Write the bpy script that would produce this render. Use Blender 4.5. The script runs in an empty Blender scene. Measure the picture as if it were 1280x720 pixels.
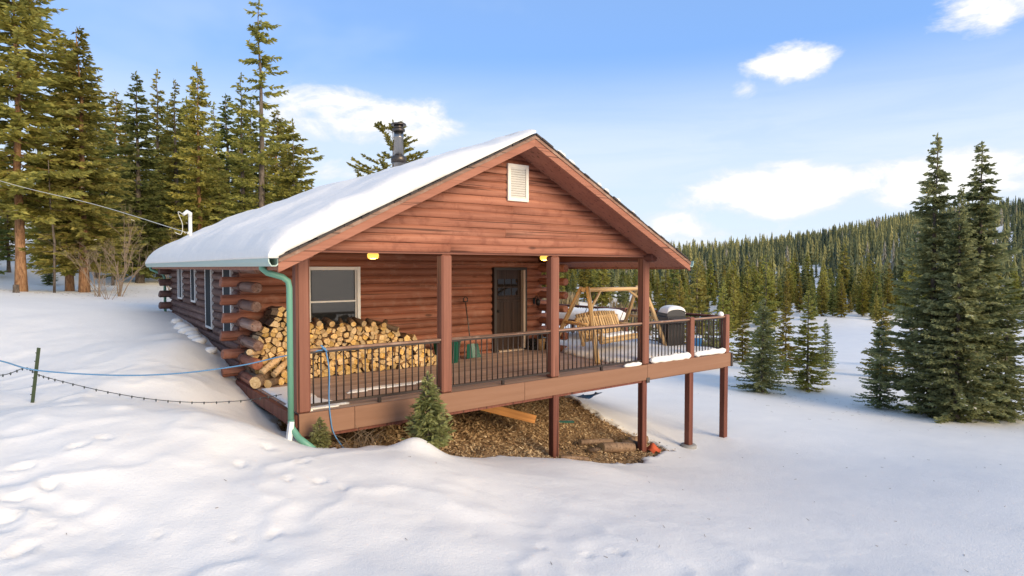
import bpy, math, random
import numpy as np
from mathutils import Vector, Matrix
R = math.radians
random.seed(7); rng = np.random.default_rng(7)
scene = bpy.context.scene
COL = scene.collection

# ------------------------------------------------------------------ camera, sky, sun, exposure
CAM = (-2.749, -8.707, 2.096); HEAD = R(53.13); PITCH = R(-1.9); FPX = 758.8
cam_d = bpy.data.cameras.new('camera'); cam = bpy.data.objects.new('camera', cam_d); COL.objects.link(cam)
cam.location = CAM; cam.rotation_euler = (R(90) + PITCH, 0, HEAD - R(90))
cam_d.sensor_width = 36; cam_d.lens = FPX / 1280 * 36; cam_d.clip_start = .1; cam_d.clip_end = 8000
scene.camera = cam
SUN_AZ = R(172); SUN_EL = R(20)          # azimuth from +Y towards +X
SKY_STRENGTH = .145; SUN_STRENGTH = 2.2; EXPOSURE = 1.06
world = bpy.data.worlds.new('World'); scene.world = world; world.use_nodes = True
sun_d = bpy.data.lights.new('sun', 'SUN'); sun = bpy.data.objects.new('sun', sun_d); COL.objects.link(sun)
sun_d.energy = SUN_STRENGTH; sun_d.angle = R(36); sun_d.color = (1.0, .80, .54)
sdir = Vector((math.sin(SUN_AZ) * math.cos(SUN_EL), math.cos(SUN_AZ) * math.cos(SUN_EL), math.sin(SUN_EL)))
sun.rotation_euler = sdir.to_track_quat('Z', 'Y').to_euler(); sun.location = (20, -30, 25)
vs = scene.view_settings; vs.view_transform = 'Standard'; vs.look = 'None'; vs.gamma = 1; vs.exposure = EXPOSURE
vs.use_curve_mapping = False
scene.cycles.use_denoising = True
scene.cycles.max_bounces = 8; scene.cycles.diffuse_bounces = 6; scene.cycles.transparent_max_bounces = 6

fwd = np.array([math.cos(HEAD), math.sin(HEAD)]); rgt = np.array([math.sin(HEAD), -math.cos(HEAD)])
def cam_ray(px, py):
    f = np.array([math.cos(HEAD) * math.cos(PITCH), math.sin(HEAD) * math.cos(PITCH), math.sin(PITCH)])
    r = np.array([math.sin(HEAD), -math.cos(HEAD), 0.]); u = np.cross(r, f)
    return f + r * (px - 640) / FPX + u * (360 - py) / FPX
def at(px, py, D): return np.array(CAM) + cam_ray(px, py) * D
def px_az(px, py):
    d = cam_ray(px, py); return math.atan2(d[0], d[1]), math.atan2(d[2], math.hypot(d[0], d[1]))

class NT:
    def __init__(s, nt): s.nt = nt; nt.nodes.clear()
    def n(s, t, **kw):
        nd = s.nt.nodes.new(t)
        for k, v in kw.items():
            if k.startswith('i_'):
                key = k[2:]; key = int(key) if key.isdigit() else key.replace('_', ' ')
                s.put(nd.inputs[key], v)
            else: setattr(nd, k, v)
        return nd
    def put(s, inp, v):
        if isinstance(v, bpy.types.NodeSocket): s.nt.links.new(v, inp)
        elif isinstance(v, bpy.types.Node): s.nt.links.new(v.outputs[0], inp)
        else: inp.default_value = v
    def math(s, op, a, b=0., c=None, clamp=False):
        nd = s.nt.nodes.new('ShaderNodeMath'); nd.operation = op; nd.use_clamp = clamp
        s.put(nd.inputs[0], a); s.put(nd.inputs[1], b)
        if c is not None: s.put(nd.inputs[2], c)
        return nd.outputs[0]
    def mix(s, fac, a, b, blend='MIX'):
        nd = s.nt.nodes.new('ShaderNodeMix'); nd.data_type = 'RGBA'; nd.blend_type = blend
        s.put(nd.inputs[0], fac); s.put(nd.inputs[6], a); s.put(nd.inputs[7], b)
        return nd.outputs[2]
    def noise(s, vec, scale=5., detail=4., rough=.55, dist=0.):
        nd = s.nt.nodes.new('ShaderNodeTexNoise')
        if vec is not None: s.put(nd.inputs['Vector'], vec)
        nd.inputs['Scale'].default_value = scale; nd.inputs['Detail'].default_value = detail
        nd.inputs['Roughness'].default_value = rough; nd.inputs['Distortion'].default_value = dist
        return nd.outputs[0]
    def ramp(s, fac, stops, interp='LINEAR'):
        nd = s.nt.nodes.new('ShaderNodeValToRGB'); s.put(nd.inputs[0], fac)
        cr = nd.color_ramp; cr.interpolation = interp
        while len(cr.elements) < len(stops): cr.elements.new(.5)
        for e, (p, c) in zip(cr.elements, stops):
            e.position = p; e.color = c if len(c) == 4 else (*c, 1)
        return nd.outputs[0]
    def smooth(s, v, a, b):
        nd = s.nt.nodes.new('ShaderNodeMapRange'); nd.interpolation_type = 'SMOOTHSTEP'
        s.put(nd.inputs[0], v); nd.inputs[1].default_value = a; nd.inputs[2].default_value = b
        return nd.outputs[0]

def build_world():
    g = NT(world.node_tree)
    sky = g.n('ShaderNodeTexSky'); sky.sky_type = 'NISHITA'; sky.sun_disc = False
    sky.sun_elevation = SUN_EL; sky.sun_rotation = SUN_AZ; sky.altitude = 2800; sky.air_density = 1.0
    sky.dust_density = .6; sky.ozone_density = 1.2
    tc = g.n('ShaderNodeTexCoord'); v = tc.outputs['Generated']
    sep = g.n('ShaderNodeSeparateXYZ', i_0=v)
    az = g.math('ARCTAN2', sep.outputs[0], sep.outputs[1])
    hyp = g.math('SQRT', g.math('ADD', g.math('MULTIPLY', sep.outputs[0], sep.outputs[0]), g.math('MULTIPLY', sep.outputs[1], sep.outputs[1])))
    el = g.math('ARCTAN2', sep.outputs[2], hyp)
    # noise coordinates, flattened clouds
    mp = g.n('ShaderNodeMapping'); g.put(mp.inputs['Vector'], v); mp.inputs['Scale'].default_value = (1, 1, 1.9)
    n1 = g.noise(mp, 8., 9., .64, .35); n2 = g.noise(mp, 2.6, 4., .55, .2)
    mp2 = g.n('ShaderNodeMapping'); g.put(mp2.inputs['Vector'], v); mp2.inputs['Scale'].default_value = (1, 1, 7)
    n3 = g.noise(mp2, 3.2, 6., .6, .5)
    rr = random.Random(4)
    # (pixel centre, half width, half height in px) of the cumulus in view, then the same sort of cloud all round
    inview = [(445, 148, 100, 30, 1.0), (520, 165, 50, 18, .6), (985, 80, 52, 20, .95), (932, 112, 20, 12, .55), (1235, 5, 78, 34, 1.0), (968, 238, 88, 30, 1.2),
              (880, 250, 75, 16, .5), (1195, 222, 125, 36, 1.25), (830, 285, 60, 22, .75), (420, 205, 50, 16, .5), (700, 305, 300, 20, .55)]
    blobs = []
    for (px, py, w, h, s) in inview:
        a, e = px_az(px, py); a2, _ = px_az(px + 8, py); _, e2 = px_az(px, py - 8)
        k = abs(a2 - a) / 8; k2 = abs(e2 - e) / 8
        blobs.append((a, e, w * k, h * k2, s))
    a0 = px_az(0, 300)[0]; a1 = px_az(1280, 300)[0]
    for i in range(16):
        a = a1 + .15 + (2 * math.pi - (a1 - a0) - .3) * (i + rr.random() * .7) / 16
        if a > math.pi: a -= 2 * math.pi
        blobs.append((a, rr.uniform(.06, .5), rr.uniform(.08, .2), rr.uniform(.025, .055), rr.uniform(.6, 1)))
    tot = None
    for (a, e, w, h, s) in blobs:
        da = g.math('DIVIDE', g.math('SUBTRACT', az, a), w * 1.25); de = g.math('DIVIDE', g.math('SUBTRACT', el, e), h * 1.3)
        r2 = g.math('ADD', g.math('MULTIPLY', da, da), g.math('MULTIPLY', de, de))
        m = g.math('MULTIPLY', g.math('SUBTRACT', 1., r2), s)
        tot = m if tot is None else g.math('MAXIMUM', tot, m)
    tot = g.math('MAXIMUM', tot, -1.5)
    dens = g.math('ADD', g.math('MULTIPLY', tot, 1.0), g.math('MULTIPLY', g.math('SUBTRACT', n1, .5), 3.3))
    cum = g.smooth(dens, .02, .85)
    # thin veil of cirrus, thicker towards the horizon
    veil = g.math('MULTIPLY', g.smooth(el, .33, .14), g.math('ADD', .60, g.math('MULTIPLY', g.smooth(n3, .33, .66), .38)))
    veil = g.math('MAXIMUM', veil, g.math('MULTIPLY', g.smooth(n2, .40, .75), .30)); veil = g.math('MINIMUM', veil, .97)
    hsv = g.n('ShaderNodeHueSaturation'); g.put(hsv.inputs['Color'], sky.outputs[0]); hsv.inputs['Saturation'].default_value = 1.0
    hsv.inputs['Value'].default_value = 1.0
    base = g.mix(1.0, hsv.outputs[0], (.90, .93, .98, 1), 'MULTIPLY')
    grad = g.ramp(g.math('DIVIDE', el, 1.5708), [(0., (.270, .300, .342)), (.10, (.190, .245, .340)), (.21, (.088, .168, .335)), (.32, (.095, .162, .30)), (1., (.135, .175, .25))])  # overhead stops, out of view, set paler to neutralise fill light on snow
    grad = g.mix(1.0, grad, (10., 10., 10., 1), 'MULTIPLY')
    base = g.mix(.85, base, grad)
    c1 = g.mix(veil, base, (2.55, 2.95, 3.45, 1))
    shade = g.mix(g.smooth(dens, .4, 1.1), (3.1, 3.2, 3.4, 1), (3.95, 3.9, 3.85, 1))
    c2 = g.mix(cum, c1, shade)
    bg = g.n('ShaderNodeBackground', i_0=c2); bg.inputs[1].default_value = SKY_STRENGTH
    out = g.n('ShaderNodeOutputWorld'); g.nt.links.new(bg.outputs[0], out.inputs[0])
build_world()

# ------------------------------------------------------------------ materials
MATS = {}
def new_mat(name):
    m = bpy.data.materials.new(name); m.use_nodes = True; MATS[name] = m
    return m, NT(m.node_tree)
def finish(g, col, rough=.6, bump=None, bstr=.3, bdist=.01, metal=0., spec=.4, ior=None, emit=None, estr=0., coat=0.):
    p = g.n('ShaderNodeBsdfPrincipled'); g.put(p.inputs['Base Color'], col); g.put(p.inputs['Roughness'], rough)
    p.inputs['Metallic'].default_value = metal; p.inputs['Specular IOR Level'].default_value = spec
    if ior: p.inputs['IOR'].default_value = ior
    if coat: p.inputs['Coat Weight'].default_value = coat
    if emit: p.inputs['Emission Color'].default_value = (*emit, 1); p.inputs['Emission Strength'].default_value = estr
    if bump is not None:
        b = g.n('ShaderNodeBump'); b.inputs['Strength'].default_value = bstr; b.inputs['Distance'].default_value = bdist
        g.put(b.inputs['Height'], bump); g.nt.links.new(b.outputs[0], p.inputs['Normal'])
    o = g.n('ShaderNodeOutputMaterial'); g.nt.links.new(p.outputs[0], o.inputs[0])
    return p
def coords(g, scale=(1, 1, 1), kind='Object', rnd=True):
    tc = g.n('ShaderNodeTexCoord'); v = tc.outputs[kind]
    mp = g.n('ShaderNodeMapping'); g.put(mp.inputs['Vector'], v); mp.inputs['Scale'].default_value = scale
    oi = g.n('ShaderNodeObjectInfo')
    if rnd:
        cb = g.n('ShaderNodeCombineXYZ'); 
        for k, f in enumerate((37.1, 19.7, 53.3)): g.put(cb.inputs[k], g.math('MULTIPLY', oi.outputs['Random'], f))
        g.put(mp.inputs['Location'], cb.outputs[0])
    return mp.outputs[0], oi.outputs['Random']
def wood_mat(name, c_dark, c_mid, c_light, axis=0, rough=.6, grain=22., stretch=.035, knots=True, vary=.25, wear=None):
    m, g = new_mat(name)
    sc = [1, 1, 1]; sc[axis] = stretch
    v, rnd = coords(g, sc)
    n = g.noise(v, grain, 5., .62, .4); n2 = g.noise(v, grain * .28, 3., .5, .3)
    f = g.math('ADD', g.math('MULTIPLY', n, .6), g.math('MULTIPLY', n2, .45))
    col = g.ramp(f, [(.30, c_dark), (.52, c_mid), (.74, c_light)])
    if knots:
        sk = [1, 1, 1]; sk[axis] = .35
        vk, _ = coords(g, sk); vo = g.n('ShaderNodeTexVoronoi'); g.put(vo.inputs['Vector'], vk); vo.inputs['Scale'].default_value = 2.6
        k = g.smooth(vo.outputs['Distance'], .11, .05)
        col = g.mix(g.math('MULTIPLY', k, .7), col, (*[x * .3 for x in c_dark], 1))
    if name != 'fascia_composite':
     vc, _ = coords(g, [(.012 if a_ == axis else 1) for a_ in range(3)]); ck = g.smooth(g.noise(vc, 26., 3., .5, .2), .40, .34)
     col = g.mix(g.math('MULTIPLY', ck, .75), col, (*[x * .22 for x in c_dark], 1))
    if wear:
        vw, _ = coords(g, (1, 1, 1)); w = g.smooth(g.noise(vw, 3.4, 6., .7), .5, .68)
        col = g.mix(g.math('MULTIPLY', w, wear[1]), col, (*wear[0], 1))
    val = g.math('ADD', 1 - vary / 2, g.math('MULTIPLY', rnd, vary))
    hs = g.n('ShaderNodeHueSaturation'); g.put(hs.inputs['Color'], col); g.put(hs.inputs['Value'], val)
    finish(g, hs.outputs[0], rough, n, .35, .006, spec=.25)
    return m
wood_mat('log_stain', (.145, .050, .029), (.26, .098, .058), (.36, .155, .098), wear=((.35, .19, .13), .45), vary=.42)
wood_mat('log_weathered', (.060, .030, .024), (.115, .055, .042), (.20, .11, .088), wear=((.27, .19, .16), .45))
wood_mat('log_peeling', (.11, .06, .045), (.20, .115, .085), (.40, .29, .24), wear=((.16, .065, .042), .8))
wood_mat('siding_stain', (.205, .074, .043), (.335, .132, .079), (.43, .195, .124), wear=((.19, .062, .037), .6), vary=.16)
wood_mat('post_stain', (.16, .062, .040), (.22, .088, .057), (.275, .122, .082), axis=2, knots=False, vary=.12)
wood_mat('trim_stain', (.225, .088, .053), (.32, .130, .080), (.37, .165, .105), knots=False, vary=.08)
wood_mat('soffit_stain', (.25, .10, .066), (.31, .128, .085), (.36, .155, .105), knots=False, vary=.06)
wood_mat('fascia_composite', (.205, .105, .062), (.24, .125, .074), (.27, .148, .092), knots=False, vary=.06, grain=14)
wood_mat('deck_plank', (.24, .155, .12), (.35, .24, .19), (.45, .34, .28), knots=False, vary=.3)
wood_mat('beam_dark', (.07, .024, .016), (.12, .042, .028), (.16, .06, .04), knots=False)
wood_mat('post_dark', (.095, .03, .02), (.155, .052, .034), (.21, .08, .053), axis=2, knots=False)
wood_mat('rail_wood', (.16, .085, .058), (.25, .145, .10), (.35, .22, .16), knots=False, wear=((.45, .33, .25), .5))
wood_mat('door_wood', (.018, .010, .007), (.034, .019, .012), (.055, .03, .02), axis=2, knots=False, rough=.4)
wood_mat('honey_log', (.40, .23, .095), (.56, .365, .17), (.66, .48, .26), rough=.5)
wood_mat('fire_bark', (.045, .028, .018), (.12, .075, .045), (.22, .14, .085), knots=False, vary=.6)
wood_mat('fire_split', (.38, .22, .10), (.55, .36, .185), (.66, .47, .27), knots=False, vary=.3)
wood_mat('old_log', (.12, .07, .04), (.27, .17, .10), (.42, .29, .18), vary=.5)
wood_mat('orange_plank', (.30, .12, .03), (.45, .20, .055), (.55, .28, .09), knots=False)
wood_mat('skirting', (.10, .065, .04), (.20, .135, .085), (.29, .21, .14), axis=2, knots=False)
wood_mat('table_wood', (.10, .045, .03), (.17, .08, .055), (.24, .12, .085))

def fire_end():
    m, g = new_mat('fire_end')
    v, rnd = coords(g, (1, 1, 1)); n = g.noise(v, 30., 4., .6, .2)
    sep = g.n('ShaderNodeSeparateXYZ', i_0=g.n('ShaderNodeTexCoord').outputs['Object'])
    r = g.math('SQRT', g.math('ADD', g.math('MULTIPLY', sep.outputs[0], sep.outputs[0]), g.math('MULTIPLY', sep.outputs[2], sep.outputs[2])))
    ring = g.math('SINE', g.math('ADD', g.math('MULTIPLY', r, 520.), g.math('MULTIPLY', n, 7.)))
    col = g.ramp(n, [(.3, (.46, .26, .09)), (.52, (.68, .46, .20)), (.72, (.78, .60, .33))])
    col = g.mix(g.math('MULTIPLY', g.smooth(ring, .2, 1.), .25), col, (.42, .24, .10, 1))
    hs = g.n('ShaderNodeHueSaturation'); g.put(hs.inputs['Color'], col)
    g.put(hs.inputs['Value'], g.math('ADD', .62, g.math('MULTIPLY', rnd, .48))); g.put(hs.inputs['Saturation'], g.math('ADD', .85, g.math('MULTIPLY', g.math('FRACT', g.math('MULTIPLY', rnd, 7.3)), .3)))
    finish(g, hs.outputs[0], .75, n, .4, .004, spec=.15)
fire_end()

def plain(name, col, rough=.5, metal=0., spec=.4, vary=.12, scale=8., bump=.15, **kw):
    m, g = new_mat(name); v, rnd = coords(g)
    n = g.noise(v, scale, 5., .6)
    c = g.mix(n, (*[x * (1 - vary) for x in col], 1), (*[min(1, x * (1 + vary)) for x in col], 1))
    rg = g.math('ADD', rough - .08, g.math('MULTIPLY', n, .16))
    finish(g, c, rg, n, bump, .003, metal, spec, **kw)
plain('white_trim', (.72, .71, .68), .45, vary=.1)
plain('vent_white', (.74, .70, .62), .5)
plain('gutter_mint', (.40, .52, .47), .4, vary=.1)
plain('downspout_green', (.125, .30, .215), .4, vary=.1)
plain('green_plastic', (.012, .085, .055), .35, vary=.1)
plain('bracket_metal', (.10, .085, .075), .45, .6)
plain('baluster_metal', (.042, .030, .025), .45, .3)
plain('black_metal', (.014, .014, .015), .4, .3)
plain('grill_grey', (.045, .045, .05), .45, .2)
plain('steel', (.36, .34, .32), .3, 1., vary=.1)
plain('steel_dark', (.10, .085, .075), .4, .8)
plain('pipe_white', (.7, .7, .68), .4)
plain('wire_pale', (.52, .52, .48), .5)
plain('rope_blue', (.10, .24, .42), .7, vary=.3, scale=90)
plain('wire_dark', (.03, .035, .035), .6)
plain('bulb_dark', (.05, .06, .06), .3)
plain('stake_green', (.055, .075, .035), .6, .2, vary=.3)
plain('tarp_blue', (.05, .16, .40), .4, vary=.3, scale=20)
plain('cooler_blue', (.05, .20, .45), .35)
plain('shingle', (.055, .045, .04), .9, vary=.4, scale=40, bump=.6)
plain('concrete', (.30, .29, .27), .85, vary=.2, scale=12)
plain('orange_rag', (.50, .09, .03), .8, vary=.3)
plain('bucket_tan', (.42, .26, .12), .6)
plain('door_frame', (.035, .027, .023), .45)
plain('door_frame_tan', (.42, .32, .24), .5)
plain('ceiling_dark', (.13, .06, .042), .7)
plain('rubber_black', (.012, .012, .012), .7)
plain('twig', (.20, .14, .085), .8, vary=.35)
plain('twig_dead', (.26, .19, .13), .8, vary=.35)
m, g = new_mat('lamp_glass'); finish(g, (1., .62, .12, 1), .3, emit=(1., .56, .10), estr=.62)
m, g = new_mat('glass'); finish(g, (.018, .02, .022, 1), .04, spec=.5, ior=1.6)
plain('matte_pane', (.050, .056, .060), .95, spec=.05)  # dark insect-screen finish added so the left panes lose their pale reflection
m, g = new_mat('door_glass'); finish(g, (.012, .010, .009, 1), .05, spec=.5, ior=1.4)

def snow_mat():
    m, g = new_mat('snow')
    v, _ = coords(g, rnd=False)
    n = g.noise(v, 9., 6., .62); n2 = g.noise(v, 70., 3., .6)
    col = g.ramp(n, [(.3, (.83, .805, .76)), (.7, (.89, .86, .805))])
    h = g.math('ADD', n, g.math('MULTIPLY', n2, .22))
    finish(g, col, .62, h, .32, .035, spec=.25)
snow_mat()
def ground_mat():
    m, g = new_mat('ground_snow_and_soil')
    tc = g.n('ShaderNodeTexCoord'); v = tc.outputs['Object']
    at_ = g.n('ShaderNodeAttribute'); at_.attribute_name = 'soil'
    n = g.noise(v, 5., 6., .6); n2 = g.noise(v, 45., 4., .65); nb = g.noise(v, 1.2, 4., .55)
    snow = g.ramp(g.noise(v, .8, 5., .6), [(.3, (.83, .805, .76)), (.7, (.89, .86, .805))])
    soil = g.ramp(g.noise(v, 24., 6., .7, .5), [(.28, (.08, .048, .025)), (.46, (.24, .145, .072)), (.60, (.38, .25, .13)), (.76, (.52, .39, .23))])
    mask = g.math('ADD', at_.outputs['Fac'], g.math('ADD', g.math('MULTIPLY', g.math('SUBTRACT', n, .5), .55), g.math('MULTIPLY', g.math('SUBTRACT', n2, .5), .5)))
    mask = g.smooth(mask, .46, .54)
    col = g.mix(mask, snow, soil)
    ng = g.noise(v, 160., 2., .7); hs = g.math('ADD', g.math('MULTIPLY', n, .7), g.math('MULTIPLY', n2, .42)); hs = g.math('ADD', hs, g.math('ADD', g.math('MULTIPLY', nb, .6), g.math('MULTIPLY', ng, .16)))
    hd = g.math('MULTIPLY', n2, 2.5)
    h = g.n('ShaderNodeMix'); h.data_type = 'FLOAT'; g.put(h.inputs[0], mask); g.put(h.inputs[2], hs); g.put(h.inputs[3], hd)
    rg = g.math('ADD', .55, g.math('MULTIPLY', mask, .35))
    finish(g, col, rg, h.outputs[0], .5, .035, spec=.25)
ground_mat()
def foliage(name, c1, c2, c3, vary=.35):
    m, g = new_mat(name)
    v, rnd = coords(g); n = g.noise(v, 1.1, 4., .6); n2 = g.noise(v, 9., 2., .6)
    f = g.math('ADD', g.math('MULTIPLY', n, .6), g.math('MULTIPLY', n2, .4))
    col = g.ramp(f, [(.32, c1), (.5, c2), (.68, c3)])
    hs = g.n('ShaderNodeHueSaturation'); g.put(hs.inputs['Color'], col); g.put(hs.inputs['Value'], g.math('ADD', 1 - vary / 2, g.math('MULTIPLY', rnd, vary)))
    g.put(hs.inputs['Hue'], g.math('ADD', .485, g.math('MULTIPLY', g.math('FRACT', g.math('MULTIPLY', rnd, 5.7)), .03)))
    p = finish(g, hs.outputs[0], .7, spec=.2)
    tr = g.n('ShaderNodeBsdfTranslucent'); g.put(tr.inputs[0], hs.outputs[0])
    mx = g.n('ShaderNodeMixShader'); mx.inputs[0].default_value = .45
    g.nt.links.new(p.outputs[0], mx.inputs[1]); g.nt.links.new(tr.outputs[0], mx.inputs[2])
    o = [x for x in g.nt.nodes if x.type == 'OUTPUT_MATERIAL'][0]; g.nt.links.new(mx.outputs[0], o.inputs[0])
foliage('needles_olive', (.145, .148, .034), (.35, .335, .080), (.58, .52, .145))
foliage('needles_green', (.085, .11, .036), (.19, .215, .065), (.33, .34, .11))
foliage('needles_blue', (.09, .115, .05), (.26, .28, .125), (.50, .50, .25), .2)
foliage('needles_yellow', (.145, .138, .029), (.275, .239, .051), (.406, .334, .087))
foliage('needles_small', (.13, .145, .05), (.28, .29, .11), (.46, .45, .22))
foliage('brush_tan', (.180, .120, .060), (.300, .216, .120), (.432, .324, .204))
def bark(name, c1, c2, c3):
    m, g = new_mat(name); v, rnd = coords(g, (1, 1, .22))
    n = g.noise(v, 16., 5., .65, .4)
    finish(g, g.ramp(n, [(.32, c1), (.5, c2), (.7, c3)]), .85, n, .7, .03, spec=.15)
bark('bark_grey', (.05, .04, .033), (.13, .105, .085), (.23, .19, .155))
bark('bark_orange', (.10, .055, .033), (.27, .145, .075), (.40, .25, .14))
def forest_mat():
    m, g = new_mat('forest_needles')
    a = g.n('ShaderNodeAttribute'); a.attribute_name = 'tint'
    tc = g.n('ShaderNodeTexCoord'); n = g.noise(tc.outputs['Object'], .6, 3., .6)
    col = g.ramp(a.outputs['Fac'], [(0., (.055, .075, .050)), (.35, (.145, .155, .072)), (.7, (.26, .245, .092)), (.97, (.34, .305, .12)), (1., (.34, .30, .22))])
    col = g.mix(.5, col, g.mix(n, (.4, .4, .4, 1), (1.5, 1.5, 1.5, 1)), 'MULTIPLY')
    finish(g, col, .75, spec=.15)
forest_mat()
def chips_mat():
    m, g = new_mat('chips'); a = g.n('ShaderNodeAttribute'); a.attribute_name = 'tint'
    col = g.ramp(a.outputs['Fac'], [(0., (.07, .04, .02)), (.35, (.28, .165, .08)), (.7, (.50, .34, .175)), (1., (.70, .54, .33))])
    finish(g, col, .85, spec=.15)
chips_mat()

# ------------------------------------------------------------------ mesh helpers
class MB:
    def __init__(s): s.v = []; s.f = []; s.m = []; s.sm = []
    def add(s, vs_, fs, mi=0, smooth=False):
        o = len(s.v); s.v.extend([tuple(map(float, p)) for p in vs_])
        for f in fs: s.f.append(tuple(i + o for i in f)); s.m.append(mi); s.sm.append(smooth)
        return s
    def box(s, c, d, rot=None, mi=0, bevel=0.):
        x, y, z = [k / 2 for k in d]; b = bevel
        if b <= 0:
            P = [Vector((sx * x, sy * y, sz * z)) for sx in (-1, 1) for sy in (-1, 1) for sz in (-1, 1)]
            F = [(0, 1, 3, 2), (4, 6, 7, 5), (0, 4, 5, 1), (2, 3, 7, 6), (0, 2, 6, 4), (1, 5, 7, 3)]
        else:
            P = []; idx = {}
            for sx in (-1, 1):
                for sy in (-1, 1):
                    for sz in (-1, 1):
                        for ax in range(3):
                            q = [sx * (x - b), sy * (y - b), sz * (z - b)]; q[ax] = (sx * x, sy * y, sz * z)[ax]
                            idx[(sx, sy, sz, ax)] = len(P); P.append(Vector(q))
            F = []
            for ax in range(3):
                o1, o2 = [a for a in range(3) if a != ax]
                for sg in (-1, 1):
                    q = []
                    for (u, w) in ((-1, -1), (1, -1), (1, 1), (-1, 1)):
                        k = [0, 0, 0]; k[ax] = sg; k[o1] = u; k[o2] = w; q.append(idx[(*k, ax)])
                    F.append(tuple(q))
            for ax in range(3):       # edges along ax
                o1, o2 = [a for a in range(3) if a != ax]
                for u in (-1, 1):
                    for w in (-1, 1):
                        k0 = [0, 0, 0]; k0[o1] = u; k0[o2] = w; k1 = list(k0); k0[ax] = -1; k1[ax] = 1
                        F.append((idx[(*k0, o1)], idx[(*k1, o1)], idx[(*k1, o2)], idx[(*k0, o2)]))
            for sx in (-1, 1):
                for sy in (-1, 1):
                    for sz in (-1, 1): F.append(tuple(idx[(sx, sy, sz, a)] for a in range(3)))
        if rot is not None: P = [rot @ p for p in P]
        c = Vector(c); return s.add([p + c for p in P], F, mi)
    def tube(s, pts, rad, n=8, mi=0, caps=True, mcap=None, smooth=True, wob=0., seed=0):
        pts = [Vector(p) for p in pts]; k = len(pts); rad = [rad] * k if not hasattr(rad, '__len__') else rad
        rr = random.Random(seed); V = []; up = None
        for i, p in enumerate(pts):
            t = (pts[min(i + 1, k - 1)] - pts[max(i - 1, 0)]).normalized()
            if up is None:
                up = Vector((0, 0, 1)) if abs(t.z) < .9 else Vector((1, 0, 0))
            a = (up - t * up.dot(t)).normalized(); b = t.cross(a); up = a
            for j in range(n):
                an = 2 * math.pi * j / n; r = rad[i] * (1 + wob * rr.uniform(-1, 1))
                V.append(p + a * (math.cos(an) * r) + b * (math.sin(an) * r))
        F = [(i * n + j, i * n + (j + 1) % n, (i + 1) * n + (j + 1) % n, (i + 1) * n + j) for i in range(k - 1) for j in range(n)]
        s.add(V, F, mi, smooth)
        if caps:
            o = len(s.v) - len(V); mc = mi if mcap is None else mcap
            s.f += [tuple(o + j for j in reversed(range(n))), tuple(o + (k - 1) * n + j for j in range(n))]; s.m += [mc, mc]; s.sm += [False, False]
        return s
    def lathe(s, prof, c=(0, 0, 0), n=16, mi=0, smooth=True):
        V = [(c[0] + r * math.cos(2 * math.pi * j / n), c[1] + r * math.sin(2 * math.pi * j / n), c[2] + z) for (r, z) in prof for j in range(n)]
        F = [(i * n + j, i * n + (j + 1) % n, (i + 1) * n + (j + 1) % n, (i + 1) * n + j) for i in range(len(prof) - 1) for j in range(n)]
        s.add(V, F, mi, smooth); o = len(s.v) - len(V); k = len(prof)
        s.f += [tuple(o + j for j in reversed(range(n))), tuple(o + (k - 1) * n + j for j in range(n))]; s.m += [mi, mi]; s.sm += [False, False]
        return s
    def mesh(s, name, mats):
        me = bpy.data.meshes.new(name); me.from_pydata(s.v, [], s.f)
        for mt in ([mats] if isinstance(mats, str) else mats): me.materials.append(MATS[mt])
        me.polygons.foreach_set('material_index', s.m); me.polygons.foreach_set('use_smooth', s.sm); me.update()
        return me
    def build(s, name, mats, parent=None, loc=(0, 0, 0)): return link(name, s.mesh(name, mats), parent, loc)
def link(name, me, parent=None, loc=(0, 0, 0), rot=None):
    o = bpy.data.objects.new(name, me); COL.objects.link(o); o.location = loc
    if rot is not None: o.rotation_euler = rot
    if parent is not None: o.parent = parent
    return o
def tag(o, label=None, cat=None, group=None, kind=None):
    if label: o['label'] = label
    if cat: o['category'] = cat
    if group: o['group'] = group
    if kind: o['kind'] = kind
    return o
def empty(name, loc=(0, 0, 0), rot=None):
    o = bpy.data.objects.new(name, None); COL.objects.link(o); o.location = loc; o.empty_display_size = .1
    if rot is not None: o.rotation_euler = rot
    return o
def copy_tree(o, parent=None):
    c = o.copy(); COL.objects.link(c); c.parent = parent
    for ch in list(o.children): copy_tree(ch, c)
    return c
def np_mesh(name, V, F, mats, smooth=True, attr=None, mi=None):
    V = np.asarray(V, dtype=np.float32); F = np.asarray(F, dtype=np.int32); k = F.shape[1]
    me = bpy.data.meshes.new(name); me.vertices.add(len(V)); me.vertices.foreach_set('co', V.ravel())
    me.loops.add(F.size); me.loops.foreach_set('vertex_index', F.ravel())
    me.polygons.add(len(F)); me.polygons.foreach_set('loop_start', np.arange(len(F), dtype=np.int32) * k)
    me.polygons.foreach_set('use_smooth', np.full(len(F), smooth))
    for mt in ([mats] if isinstance(mats, str) else mats): me.materials.append(MATS[mt])
    if mi is not None: me.polygons.foreach_set('material_index', np.asarray(mi, dtype=np.int32))
    if attr:
        for an, av in attr.items():
            a = me.attributes.new(an, 'FLOAT', 'POINT'); a.data.foreach_set('value', np.asarray(av, dtype=np.float32))
    me.update(calc_edges=True); me.validate()
    return me

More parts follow.
